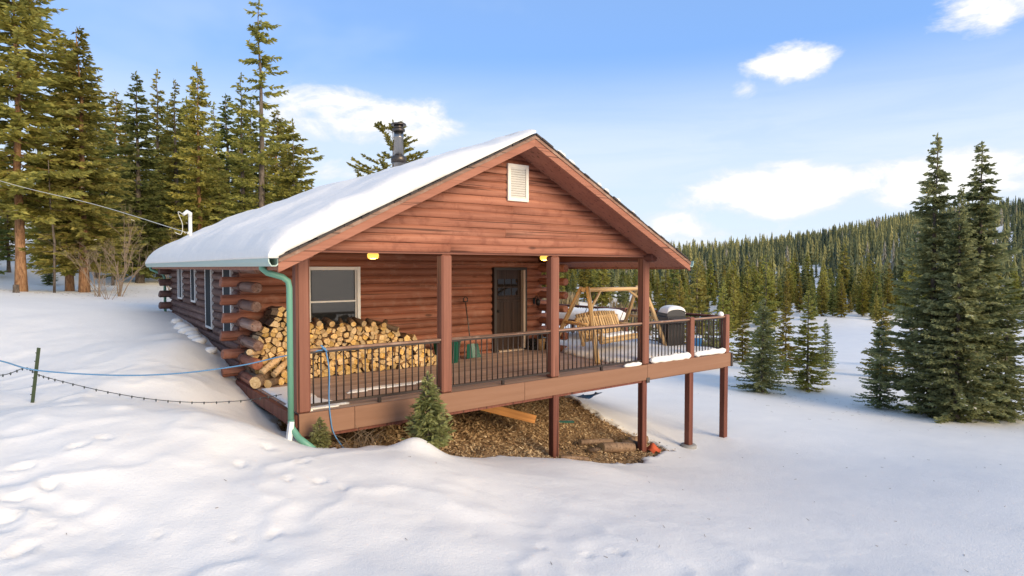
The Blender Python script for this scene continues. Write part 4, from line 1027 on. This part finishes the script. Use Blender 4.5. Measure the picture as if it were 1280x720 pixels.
# bark chips and litter
def chips():
    r = np.random.default_rng(5); N = 26000
    x = r.uniform(.1, 8.3, N * 2); y = r.uniform(-.5, 3.5, N * 2); k = poly_sd(x, y, SOIL) + .26 * fbm(x, y, 2.2, 5, .62) > .03 - np.maximum(0, r.exponential(.05, N * 2) - .05); x = x[k][:N]; y = y[k][:N]; n = len(x)
    z = height(x, y); pile = np.exp(-(((x - 3.2) / 1.5) ** 2 + ((y - 1.6) / .8) ** 2))
    z = z + r.uniform(0, .05, n); s = r.uniform(.006, .022, n) * (1 + 1.3 * pile * r.random(n)); a = r.uniform(0, 6.28, n); tl = r.uniform(-.7, .7, n)
    c, s_ = np.cos(a), np.sin(a); U = np.stack([c * np.cos(tl), s_ * np.cos(tl), np.sin(tl)], 1) * s[:, None] * r.uniform(1, 2.2, n)[:, None]
    Wv = np.stack([-s_, c, r.uniform(-.6, .6, n)], 1) * s[:, None] * .6; H = np.array([0, 0, 1.])[None] * s[:, None] * .35
    P = np.stack([x, y, z], 1); V = np.stack([P - U - Wv, P + U - Wv, P + U + Wv, P - U + Wv, P + H], 1).reshape(-1, 3)
    b = np.arange(n)[:, None] * 5; F = np.concatenate([np.concatenate([b, b + 1, b + 4], 1), np.concatenate([b + 1, b + 2, b + 4], 1), np.concatenate([b + 2, b + 3, b + 4], 1), np.concatenate([b + 3, b, b + 4], 1)])
    t = np.clip(r.beta(2.0, 1.5, n) - .25 * pile + .35 * fbm(x, y, .9, 3), 0, 1)
    o = link('bark_chips', np_mesh('bark_chips', V, F, 'chips', False, {'tint': np.repeat(t, 5)})); tag(o, 'brown bark chips and leaf litter on the bare soil under the deck', 'litter', kind='stuff')
chips()

# ------------------------------------------------------------------ fence stake, rope, string of lights, power line
sp_ = drop(39, 506); st = empty('fence_stake', (sp_[0], sp_[1], sp_[2] - .1), (0, R(0), HEAD - R(90))); tag(st, 'green metal fence stake leaning in the snow at left', 'stake')
mb = MB(); mb.box((0, 0, .45), (.045, .012, .96)); mb.box((0, .018, .45), (.010, .026, .95)); q = mb.build('stake_bar', 'stake_green', st); q.rotation_euler = (0, R(8), 0)
for i in range(6): k_ = MB().box((.012 + .018 * i, -.012, .25 + .12 * i), (.02, .012, .012)).build('stud', 'stake_green', st)
SD = float(np.dot(sp_[:2] - np.array(CAM[:2]), fwd))
def curve_pts(P, n=40):
    P = [np.array(p) for p in P]; out = []
    P = [2 * P[0] - P[1]] + P + [2 * P[-1] - P[-2]]
    for i in range(1, len(P) - 2):
        for k_ in range(n):
            t = k_ / n; out.append(.5 * (2 * P[i] + (P[i + 1] - P[i - 1]) * t + (2 * P[i - 1] - 5 * P[i] + 4 * P[i + 1] - P[i + 2]) * t * t + (3 * P[i] - P[i - 1] - 3 * P[i + 1] + P[i + 2]) * t ** 3))
    return out + [P[-2]]
knot = np.array([.33, .0, .90])
DK = float(np.dot(knot[:2] - np.array(CAM[:2]), fwd))
def DD(px): return float(np.interp(px, [-60, 48, 395], [SD - 1.0, SD, DK]))
rope = MB().tube(curve_pts([at(px, py, DD(px)) for px, py in ((-60, 441), (0, 451), (47, 463), (140, 469), (220, 467), (300, 457), (350, 446))] + [knot], 10), .010, 6)
rope = rope.build('rope', 'rope_blue'); tag(rope, 'blue rope strung from the fence stake to the porch railing', 'rope')
MB().tube(curve_pts([(.36, .02, .93), (.30, -.02, .97), (.36, -.05, .90), (.40, .03, .87), (.33, .02, .93)], 6), .012, 6).build('knot', 'rope_blue', rope)
o = MB().tube(curve_pts([(.37, .0, .93), (.41, -.04, .6), (.40, -.05, .2), (.42, -.05, -.1), (.47, -.06, -.35), (.62, -.2, gz(.62, -.2) + .02)], 8), .010, 6).build('rope_end', 'rope_blue', rope)
sl = curve_pts([at(px, py, DD(px) + .15) for px, py in ((-60, 462), (0, 469), (32, 460), (47, 468), (75, 476), (130, 489), (190, 499), (250, 503), (310, 500), (352, 493))], 12)
wr = MB().tube(sl, .0055, 5).build('string_lights', 'wire_dark'); tag(wr, 'dark string of unlit bulbs sagging between stake and porch', 'string lights')
bulb_me = MB().lathe([(.004, .012), (.009, .008), (.011, -.012), (.004, -.03)], n=6).mesh('bulb', 'bulb_dark')
for i in range(4, len(sl), 3): link('bulb', bulb_me, wr, sl[i])
ms = empty('service_mast', (0.06, 9.0, 2.45)); tag(ms, 'white electric service mast rising above the left eave', 'mast')
MB().tube([(0, 0, 0), (0, 0, .98)], .045, 10).build('pole', 'pipe_white', ms); MB().tube([(0, 0, .96), (0, 0, 1.06), (-.08, -.05, 1.10), (-.17, -.1, 1.02)], [.045, .055, .05, .04], 10).build('weather_head', 'pipe_white', ms)
MB().box((-.05, -.02, .55), (.06, .06, .07), bevel=.01).build('insulator', 'wire_pale', ms)
mtop = np.array([0.06 - .17, 8.9, 2.45 + 1.02]); mi_ = np.array([0.0, 8.96, 3.0])
pw = MB().tube(curve_pts([mi_, at(120, 256, 19), at(0, 226, 21), at(-150, 176, 23)], 16), .010, 6); pw = pw.build('power_line', 'wire_pale'); tag(pw, 'pale power line running from the service mast up to the left', 'cable')
MB().tube(curve_pts([mtop, mtop + np.array([-.12, .0, .05]), mtop + np.array([-.02, .05, -.25]), mtop + np.array([-.05, .05, -.5]), mi_ + np.array([-.3, 0, .0])], 8), .010, 6).build('drip_loop', 'wire_pale', pw)

# ------------------------------------------------------------------ trees
def conifer_arrays(seed, h, rad, base, gap, nb, spray, width, droop=.30, sparse=0., tip_up=.25, prof=.85, irregular=.25, tufts=False, snow=0.):
    "needle sprays as kites along drooping limbs; returns foliage verts/faces, limb segments, snow kites"
    r = np.random.default_rng(seed); K = []; limbs = []; S = []
    z = base
    while z < h - .02 * h:
        t = (z - base) / (h - base); lf = rad * max(.02, (1 - t) ** prof) * min(1., .62 + t * 4.)
        sect = r.uniform(0, 6.28)
        for b in range(max(3, int(round(nb * (1 - .45 * t))))):
            if r.random() < sparse: continue
            az = sect + 6.283 * b / nb + r.uniform(-.35, .35); L = lf * (1 + irregular * r.uniform(-1.3, .8)) + .04 * rad
            dr = droop * (1.1 - .9 * t) * r.uniform(.7, 1.3); c, s = math.cos(az), math.sin(az); zz0 = z + r.uniform(-1.1, 1.1) * gap
            def pt(u): return np.array([c * L * u, s * L * u, zz0 + L * (-dr * u + (tip_up * u ** 2.2 if L > .3 * rad else .9 * tip_up * u))])
            limbs.append((pt(0), pt(.5), pt(.95), .010 * h / 10 * (.5 + L / rad)))
            n = max(2, int(L / (spray * .17))); u0 = .08 if not tufts else .45
            for i in range(n):
                u = u0 + (1 - u0) * (i + r.random()) / n
                p = pt(u)
                for sd in (-1, 1, 0):
                    if sd == 0 and r.random() < .45: continue
                    ang = az + sd * r.uniform(.45, 1.15); ln = spray * r.uniform(.6, 1.15) * (1 - .35 * u) * min(1, .35 + L / (spray * 2.2))
                    d = np.array([math.cos(ang), math.sin(ang), r.uniform(-.55, .50) - .08])
                    if tufts: d[2] = r.uniform(-.3, .8)
                    w = np.cross(d, [0, 0, 1.]) ; w /= max(1e-6, np.linalg.norm(w)); ro = r.uniform(-1.4, 1.4)
                    up = np.cross(w, d); w = w * math.cos(ro) + up * math.sin(ro)
                    K.append((p, d * ln, w * width * r.uniform(.7, 1.3)))
                    if snow and r.random() < snow and abs(ro) < .7: S.append((p + np.array([0, 0, .02 * h / 10]), d * ln * .8, np.cross(d, [0, 0, 1.]) * width * 1.1))
        z += gap * r.uniform(.7, 1.3) * (1 - .35 * t)
    for i in range(10): # leader
        a = r.uniform(0, 6.28); K.append((np.array([0, 0, h * (.955 + .004 * i)]), np.array([math.cos(a) * .35, math.sin(a) * .35, .9]) * spray * .6, np.array([-math.sin(a), math.cos(a), 0]) * width * .7))
    return K, limbs, S
def kites(K):
    P = np.array([k[0] for k in K]); D = np.array([k[1] for k in K]); Wd = np.array([k[2] for k in K]); n = len(K)
    V = np.stack([P, P + D * .45 + Wd, P + D, P + D * .45 - Wd], 1).reshape(-1, 3); b = np.arange(n)[:, None] * 4
    return V, np.concatenate([b, b + 1, b + 2, b + 3], 1)
def conifer(name, seed, h, mat, bark_='bark_grey', trunk_r=None, lean=0., **kw):
    "prototype meshes (trunk, crown, snow) for one tree"
    K, limbs, S = conifer_arrays(seed, h, **kw); rr = random.Random(seed); tr = trunk_r or h * .014
    mb = MB(); pts = []; rad = []
    for i in range(9):
        t = i / 8; pts.append((rr.uniform(-1, 1) * .006 * h * t, rr.uniform(-1, 1) * .006 * h * t, -.4 + (h * .985 + .4) * t)); rad.append(max(.012, tr * (1 - t) ** .9 * (1.25 if i == 0 else 1)))
    mb.tube(pts, rad, 9)
    for (a, b, c, r_) in limbs: mb.tube([a, b, c], [max(.006, r_), max(.005, r_ * .6), .004], 3, caps=False)
    V, F = kites(K); out = [('trunk', mb.mesh('trunk', bark_)), ('crown', np_mesh('crown', V, F, mat, False))]
    if S: V, F = kites(S); out.append(('branch_snow', np_mesh('branch_snow', V, F, 'snow', False)))
    return out, h
def put_tree(proto, name, loc, h, rz, label, group, cat='tree', wide=1.):
    parts, h0 = proto; t = empty(name, loc, (0, 0, rz)); s = h / h0; t.scale = (s * wide, s * wide, s)
    for n_, me in parts:
        o = link(n_, me, t)
        if n_ == 'branch_snow': o['kind'] = 'stuff'
    return tag(t, label, cat, group)
def tree_px(proto, name, px, D, top, rz, label, group, wide=1.):
    p = at(px, 300, D); x, y = p[0], p[1]; z = gz(x, y); zt = at(px, top, D)[2]
    return put_tree(proto, name, (x, y, z - .05), zt - z, rz, label, group, wide=wide)
SPR = dict(spray=.42, width=.056)
P_dense = conifer('a', 1, 14, 'needles_olive', 'bark_orange', rad=2.3, base=1.6, gap=.30, nb=7, **SPR, droop=.38, snow=.015)
P_dense2 = conifer('b', 2, 14, 'needles_green', rad=2.0, base=.9, gap=.29, nb=7, **SPR, droop=.42)
P_slim = conifer('c', 3, 14, 'needles_olive', rad=1.25, base=2.5, gap=.32, nb=6, **SPR, droop=.35, sparse=.12)
P_tall = conifer('d', 4, 17, 'needles_olive', 'bark_grey', rad=2.1, base=3.0, gap=.44, nb=6, spray=.40, width=.055, droop=.22, sparse=.30, irregular=.5, prof=.62)
P_high = conifer('e', 5, 15, 'needles_olive', 'bark_orange', rad=2.6, base=3.4, gap=.30, nb=7, **SPR, droop=.40, trunk_r=.17, snow=.02, prof=.6)
P_bushy = conifer('f', 6, 10, 'needles_olive', rad=2.6, base=.8, gap=.34, nb=7, spray=.40, width=.056, droop=.15, irregular=.45, prof=.7)
P_blue = conifer('g', 8, 10, 'needles_blue', 'bark_grey', rad=1.75, base=.35, gap=.165, nb=9, spray=.27, width=.043, droop=.36, snow=.035, prof=1.1, irregular=.55, sparse=.10)
P_mid = conifer('h', 9, 6, 'needles_blue', rad=1.35, base=.15, gap=.17, nb=8, spray=.22, width=.03, droop=.36, snow=.05, irregular=.45, sparse=.08)
P_mid2 = conifer('i', 10, 6, 'needles_olive', rad=1.2, base=.2, gap=.18, nb=7, spray=.23, width=.032, droop=.32, snow=.03, irregular=.45, sparse=.08)
P_yel = conifer('j', 12, 7, 'needles_yellow', rad=1.4, base=.3, gap=.24, nb=7, spray=.28, width=.042, droop=.30, irregular=.4)
P_pine = conifer('k', 13, 12, 'needles_olive', 'bark_grey', rad=2.4, base=5.0, gap=.42, nb=7, spray=.34, width=.05, droop=-.25, irregular=.5, tufts=True, prof=.55, sparse=.1)
LG = 'conifers behind the cabin on the left'
for a in [
    (P_high, 'spruce_tree', 25, 24, -75, .3, 'tall conifer at the left edge with bare orange lower trunk', LG, 1.25),
    (P_dense, 'spruce_tree', 104, 25.5, 34, 1.2, 'full olive spruce with orange trunk, second from the left', LG, 1.25),
    (P_dense, 'spruce_tree', 86, 26.5, 44, 3.9, 'conifer with its top close beside the full olive spruce', LG, 1.05),
    (P_dense2, 'spruce_tree', 174, 33, 90, .4, 'dark pointed spruce standing left of the slim one behind the cabin', LG, 1.25),
    (P_slim, 'spruce_tree', 200, 37, 88, 2.2, 'slim spire conifer between the dark pointed spruce and the paired ones', LG, 1.25),
    (P_slim, 'spruce_tree', 222, 36, 100, 4.0, 'left one of two close slim conifers above the white mast', LG, 1.35),
    (P_dense, 'spruce_tree', 250, 34, 80, 5.2, 'right and fuller one of two close conifers above the white mast', LG, .95),
    (P_tall, 'spruce_tree', 328, 32, -6, .9, 'tallest sparse conifer with thin open top above the roof', LG, 1.05),
    (P_slim, 'spruce_tree', 304, 34, 92, 1.9, 'slim conifer close on the left of the tallest sparse one', LG, 1.15),
    (P_bushy, 'spruce_tree', 368, 34, 150, 2.4, 'broad bushy conifer right of the tallest one, half behind the roof', LG, 1.15),
    (P_pine, 'pine_tree', 492, 40, 150, .6, 'tufted pine top showing behind the chimney pipe', None, 1.25)]: tree_px(*a)
rt = random.Random(31)
for i, (px, D, top) in enumerate([(-45, 30, 40), (-12, 40, 150), (50, 36, 105), (66, 46, 190), (128, 40, 118), (148, 44, 112), (160, 50, 135), (188, 52, 180), (212, 46, 128), (236, 46, 122), (270, 42, 128), (286, 46, 118), (316, 46, 125), (348, 44, 135), (20, 60, 170), (95, 56, 175), (-80, 44, 60), (388, 52, 225), (140, 31, 260), (225, 40, 250), (60, 30, 300), (-100, 30, 10), (120, 34, 210), (155, 38, 200), (240, 42, 215), (275, 38, 195), (300, 44, 185), (335, 40, 200), (352, 44, 210), (80, 36, 220), (10, 33, 230), (190, 44, 225), (210, 60, 200), (256, 60, 190), (330, 62, 190)]):
    tree_px((P_dense2, P_dense, P_slim, P_dense2)[i % 4], 'spruce_tree', px, D, top, rt.uniform(0, 6.28), 'dark spruce in the thick background stand behind the left front trees', 'background spruces on the left', rt.uniform(1.05, 1.45))
# bare pole, shrubs
pp = at(66, 300, 24); o = MB().tube([(0, 0, -.3), (.05, 0, 2), (-.05, 0, 3.5), (-.08, 0, 5.2)], [.05, .042, .03, .015], 7)
dead = empty('dead_tree', (pp[0], pp[1], gz(pp[0], pp[1]))); tag(dead, 'thin dead bare trunk between the two leftmost trees', 'dead tree'); o.build('trunk', 'bark_grey', dead)
for i in range(12): z = 1 + .33 * i; a = rt.uniform(0, 6.28); MB().tube([(0, 0, z), (math.cos(a) * .3, math.sin(a) * .3, z - .05), (math.cos(a) * .5, math.sin(a) * .5, z + .03)], [.01, .007, .003], 4).build('twig', 'bark_grey', dead)
def bare_shrub(px, py, D, h, seed, label, group, mat='twig_dead', n0=6, base_z=None):
    rr = random.Random(seed); p = at(px, py, D); t = empty('bare_shrub', (p[0], p[1], gz(p[0], p[1]) - .05)); tag(t, label, 'shrub', group); mb = MB()
    def grow(a, d, L, r, lev):
        b = a + d * L; m_ = (a + b) / 2 + Vector((rr.uniform(-1, 1), rr.uniform(-1, 1), rr.uniform(-1, 1))) * L * .06; mb.tube([a, m_, b], [r, r * .8, r * .55], 4, caps=False)
        if lev:
            for _ in range(rr.choice((2, 3, 3))):
                dd = (d + Vector((rr.uniform(-.7, .7), rr.uniform(-.7, .7), rr.uniform(-.1, .5)))).normalized(); grow(a + d * L * rr.uniform(.45, 1), dd, L * rr.uniform(.5, .75), r * .5, lev - 1)
    for _ in range(n0): grow(Vector((rr.uniform(-.1, .1), rr.uniform(-.1, .1), 0)), Vector((rr.uniform(-.55, .55), rr.uniform(-.55, .55), 1)).normalized(), h * rr.uniform(.25, .6), .007 * h, 4)
    mb.build('branches', mat, t); return t
bare_shrub(150, 370, 24, 3.4, 1, 'pale bare shrub of thin branches below the dark spruce', 'bare shrubs by the trees')
bare_shrub(122, 370, 23, 2.4, 2, 'bare shrub at the foot of the full olive spruce', 'bare shrubs by the trees')
bare_shrub(215, 345, 26, 2.6, 3, 'bare shrub just left of the far cabin corner', 'bare shrubs by the trees')
bare_shrub(135, 375, 22, 1.6, 4, 'low bare twigs poking from the snow between the shrubs', 'bare shrubs by the trees')
for i, (px, py, s, lab) in enumerate([(110, 362, .55, 'snow covered boulder at the foot of the full olive spruce'), (20, 366, .22, 'small dark stump in the snow by the leftmost tree')]):
    p = drop(px, py); mb = MB(); prof = [(s * .9, -.1), (s, .06), (s * .8, s * .35), (s * .35, s * .55)]
    if i == 0: o = mb.lathe(prof, n=12).build('boulder', 'snow', None, p); tag(o, lab, 'boulder')
    else: o = mb.lathe([(s * .5, -.1), (s * .45, .15), (s * .4, .3)], n=9).build('stump', 'bark_grey', None, p); tag(o, lab, 'stump')
# trees on the right
RG = 'conifers on the slope right of the deck'
for a in [
    (P_blue, 'spruce_tree', 1168, 21, 166, .5, 'left and tallest of the twin dark spruces at the right', RG, 1.05),
    (P_blue, 'spruce_tree', 1224, 20.2, 176, 2.6, 'right twin of the two tall dark spruces near the right edge', RG, 1.22),
    (P_blue, 'spruce_tree', 1200, 19.6, 232, 4.4, 'shorter spruce filling the gap between the tall twins', RG, 1.0),
    (P_mid, 'spruce_tree', 1262, 19.8, 380, 4.4, 'low spruce at the right edge, foot of the tall twins', RG, 1.15),
    (P_mid, 'spruce_tree', 1104, 22, 398, 1.1, 'small dark spruce left of the tall twins, before the golden one', RG, 1.0),
    (P_yel, 'spruce_tree', 1106, 30, 370, .3, 'golden topped conifer behind the small dark spruce', RG, 1.15),
    (P_yel, 'spruce_tree', 1140, 36, 385, 2.3, 'golden conifer half hidden behind the tall twins', RG, 1.1),
    (P_mid, 'spruce_tree', 955, 24, 372, 3.0, 'dark spruce nearest the deck corner, widest of the meadow group', RG, 1.15),
    (P_mid2, 'spruce_tree', 958, 27, 318, .2, 'tall light green conifer rising above the meadow group', RG, .85),
    (P_mid2, 'spruce_tree', 1012, 25, 362, 1.4, 'pointed spruce at the right end of the meadow group', RG, 1.15),
    (P_yel, 'spruce_tree', 984, 32, 366, 4.1, 'golden conifer behind the meadow group between two dark spruces', RG, .95),
    (P_mid, 'spruce_tree', 1034, 34, 398, 2.9, 'tiny spruce on the snow right of the meadow group', RG, 1.)]: tree_px(*a)
for i, (px, D, top, pr, lab) in enumerate([
    (833, 38, 330, P_yel, 'bright yellow-green conifer just right of the rightmost porch post'), (872, 36, 322, P_mid2, 'slim light conifer behind the grill'), (905, 40, 352, P_mid2, 'conifer behind the right end post of the deck'),
    (888, 33, 390, P_mid, 'dark low spruce seen through the end railing'), (930, 38, 365, P_yel, 'golden conifer right of the deck end post'), (850, 46, 345, P_yel, 'yellow-green conifer behind the grill, left of the slim one'), (783, 60, 372, P_mid2, 'small dark conifer behind the right leg of the swing')]):
    tree_px(pr, 'spruce_tree', px, D, top, i * 1.3, lab, RG, .95)
# little spruces before the deck
p_s = conifer('l', 20, 1.3, 'needles_small', 'bark_grey', rad=.36, base=.05, gap=.055, nb=8, spray=.16, width=.018, droop=.0, tip_up=.35, trunk_r=.02, prof=.8)
put_tree(p_s, 'spruce_sapling', (1.62, -.80, gz(1.62, -.80) - .03), 1.12, .4, 'young green spruce standing in the snow against the porch rim', 'spruce saplings by the porch', 'sapling', 1.12)
put_tree(p_s, 'spruce_sapling', (.17, -.32, gz(.17, -.32) - .02), .46, 2.4, 'tiny spruce seedling beside the green downspout', 'spruce saplings by the porch', 'sapling', 1.3)
def grass_tuft(x, y, n, h, seed, label):
    rr = random.Random(seed); mb = MB()
    for _ in range(n):
        a = rr.uniform(0, 6.28); l = rr.uniform(.2, .8) * h; b = Vector((rr.uniform(-.18, .18), rr.uniform(-.08, .08), 0)); mb.tube([b, b + Vector((math.cos(a) * l * .3, math.sin(a) * l * .3, l * .7)), b + Vector((math.cos(a) * l * .8, math.sin(a) * l * .8, l))], [.005, .004, .002], 4, caps=False)
    o = mb.build('dry_twigs', 'twig', None, (x, y, gz(x, y))); tag(o, label, 'twigs')
grass_tuft(.62, -.28, 26, .5, 1, 'dry grass and twigs below the porch rim beside the seedling')
grass_tuft(.95, -.25, 18, .35, 2, 'dry twigs on bare soil left of the young spruce')
# loose snow clods fallen along the left wall
rc = random.Random(12)
for i, (y, s) in enumerate([(8.9, .15), (8.4, .12), (7.9, .20), (7.2, .22), (6.7, .16), (6.2, .14), (5.5, .16), (4.9, .13)]):
    x = -.24 - rc.uniform(0, .12); mb = MB(); mb.lathe([(.02, -s * .6), (s * .8, -s * .3), (s, .02), (s * .75, s * .4), (s * .2, s * .55)], n=9)
    mb.v = [(a * rc.uniform(.85, 1.15), b * rc.uniform(.9, 1.3), c) for a, b, c in mb.v]
    o = mb.build('snow_clod', 'snow', None, (x, y, gz(x, y) + .03)); tag(o, 'lump of fallen snow lying along the foot of the left cabin wall', 'snow', 'snow lumps along the left wall')

# ------------------------------------------------------------------ the forest on the far hillside
def forest():
    r = np.random.default_rng(77); pts = []
    def grid(r0, r1, sp, th0, th1):
        rad = r0
        while rad < r1:
            n = int(rad * (th1 - th0) / sp)
            th = th0 + (np.arange(n) + r.uniform(-.45, .45, n)) / n * (th1 - th0); rr_ = rad + r.uniform(-.5, .5, n) * sp
            pts.append(np.stack([rr_, th], 1)); rad += sp * (1 + (rad - r0) / 900)
    grid(96, 700, 4.4, R(-6), R(47))
    A = np.concatenate(pts); rr_, th = A[:, 0], A[:, 1]
    edge = np.interp(np.degrees(th), [-8, 5, 12, 16, 24, 32, 40, 48], [112, 112, 108, 104, 112, 128, 140, 140]) + 5 * np.sin(th * 34) + 3 * np.sin(th * 90)
    k = (rr_ > edge) & ((rr_ > edge + 25) | (r.random(len(rr_)) < .85)); A = A[k]; rr_, th = A[:, 0], A[:, 1]
    x = CAM[0] + rr_ * (fwd[0] * np.cos(th) + rgt[0] * np.sin(th)); y = CAM[1] + rr_ * (fwd[1] * np.cos(th) + rgt[1] * np.sin(th)); z = height(x, y)
    dn = fbm(x, y, .035, 3); k = (dn > -.28) | (r.random(len(x)) < .35); x, y, z, rr_, dn = x[k], y[k], z[k], rr_[k], dn[k]
    hh = np.clip(r.normal(8.3, 2.1, len(x)) + 5 * dn, 3.2, 13.5); o = np.argsort(rr_); return x[o], y[o], z[o], hh[o], rr_[o]
fx, fy, fz_, fh, frr = forest()
F_protos = [conifer('fa', 41, 10, 'needles_olive', rad=1.5, base=.6, gap=.36, nb=6, spray=.6, width=.11, droop=.4), conifer('fb', 42, 10, 'needles_blue', rad=1.7, base=.4, gap=.36, nb=6, spray=.6, width=.12, droop=.45, snow=.05),
            conifer('fc', 43, 10, 'needles_green', rad=1.35, base=.8, gap=.38, nb=6, spray=.6, width=.11, droop=.4), conifer('fd', 44, 10, 'needles_yellow', rad=1.35, base=.8, gap=.38, nb=6, spray=.6, width=.11, droop=.35)]
NI = 300
rf = random.Random(3)
for i in range(NI):
    pr = F_protos[rf.choice((0, 0, 0, 1, 2, 3, 3))]
    put_tree(pr, 'forest_spruce', (fx[i], fy[i], fz_[i] - .1), fh[i], rf.uniform(0, 6.28), 'conifer standing in the front ranks of the far hillside forest', 'conifers along the forest edge across the valley', wide=rf.uniform(.85, 1.25))
def forest_mesh():
    r = np.random.default_rng(8); nv = 0; ring = 7; lev = 7
    protos = []
    for q in range(6):
        V = []; F = []
        for l in range(lev):      # ragged skirts
            t = l / lev; z0 = .06 + .92 * t; rb = .155 * (1 - t) ** .9 + .012
            for j in range(ring):
                a = 6.283 * (j + r.uniform(-.3, .3)) / ring; rr_ = rb * r.uniform(.65, 1.25); w = .42
                o = len(V); V += [(0, 0, z0 + .17), (math.cos(a - w) * rr_ * .7, math.sin(a - w) * rr_ * .7, z0 + .02), (math.cos(a) * rr_ * 1.15, math.sin(a) * rr_ * 1.15, z0 - .045 * r.uniform(.4, 1.4)), (math.cos(a + w) * rr_ * .7, math.sin(a + w) * rr_ * .7, z0 + .02)]
                F += [(o, o + 1, o + 2), (o, o + 2, o + 3)]
        protos.append((np.array(V), np.array(F)))
    X, Y, Z, H = fx[NI:], fy[NI:], fz_[NI:], fh[NI:]; n = len(X); VV = []; FF = []; TT = []; off = 0
    which = r.integers(0, 6, n); rot = r.uniform(0, 6.28, n); wd = r.uniform(.8, 1.25, n)
    tint = np.clip(.42 + .9 * fbm(X, Y, .02, 3) + r.normal(0, .22, n), 0, .96); tint[r.random(n) < .05] = 1.
    for q in range(6):
        k = which == q; V, F = protos[q]; m_ = k.sum(); c, s = np.cos(rot[k])[:, None], np.sin(rot[k])[:, None]; h = H[k][:, None]; w = wd[k][:, None] * h
        P = np.stack([(V[None, :, 0] * c - V[None, :, 1] * s) * w + X[k][:, None], (V[None, :, 0] * s + V[None, :, 1] * c) * w + Y[k][:, None], V[None, :, 2] * h + Z[k][:, None] - .3], -1)
        VV.append(P.reshape(-1, 3)); FF.append((F[None] + (np.arange(m_) * len(V))[:, None, None]).reshape(-1, 3) + off); off += m_ * len(V); TT.append(np.repeat(tint[k], len(V)))
    print('forest trees', n, 'tris', sum(len(f) for f in FF))
    o = link('hillside_forest', np_mesh('hillside_forest', np.concatenate(VV), np.concatenate(FF), 'forest_needles', False, {'tint': np.concatenate(TT)}))
    tag(o, 'dense olive green conifer forest covering the far hillside', 'forest', kind='stuff')
forest_mesh()
def brush():
    r = np.random.default_rng(15); N = 9000; th = np.radians(r.uniform(3, 13, N)); rr_ = r.uniform(74, 108, N)
    x = CAM[0] + rr_ * (fwd[0] * np.cos(th) + rgt[0] * np.sin(th)); y = CAM[1] + rr_ * (fwd[1] * np.cos(th) + rgt[1] * np.sin(th)); z = height(x, y); h = r.uniform(1.2, 3.0, N) * (fbm(x, y, .06, 2) > -.25); a = r.uniform(0, 6.28, N); w = .10
    d = np.stack([np.cos(a) * h * .25, np.sin(a) * h * .25, h], 1); W_ = np.stack([-np.sin(a), np.cos(a), 0 * a], 1) * w; P = np.stack([x, y, z - .05], 1)
    V = np.stack([P - W_ * .4, P + W_ * .4, P + d * .6 + W_, P + d, P + d * .6 - W_], 1).reshape(-1, 3); b = np.arange(N)[:, None] * 5
    o = link('willow_brush', np_mesh('willow_brush', V, np.concatenate([b, b + 1, b + 2, b + 3, b + 4], 1), 'brush_tan', False)); tag(o, 'tan leafless willow brush in the valley behind the swing', 'brush', kind='stuff')
brush()

def litter():
    r = np.random.default_rng(51); P = [(r.uniform(-4, 12), r.uniform(-7, -.6)) for _ in range(70)] + [(20.5 + r.normal(0, 2.2), .5 + r.normal(0, 2.4)) for _ in range(160)] + [(-2.5 + r.normal(0, 2.5), 22 + r.normal(0, 2.5)) for _ in range(160)]
    mb = MB()
    for x, y in P:
        z = gz(x, y); a = r.uniform(0, 6.28); L = r.uniform(.02, .06) * (2.2 if y > 0 else 1); mb.tube([(x, y, z + .004), (x + math.cos(a) * L, y + math.sin(a) * L, z + .008)], [.003, .002], 4, caps=False)
    o = mb.build('needle_litter', 'twig'); tag(o, 'fallen needles and twig bits scattered over the snow', 'litter', kind='stuff')
litter()
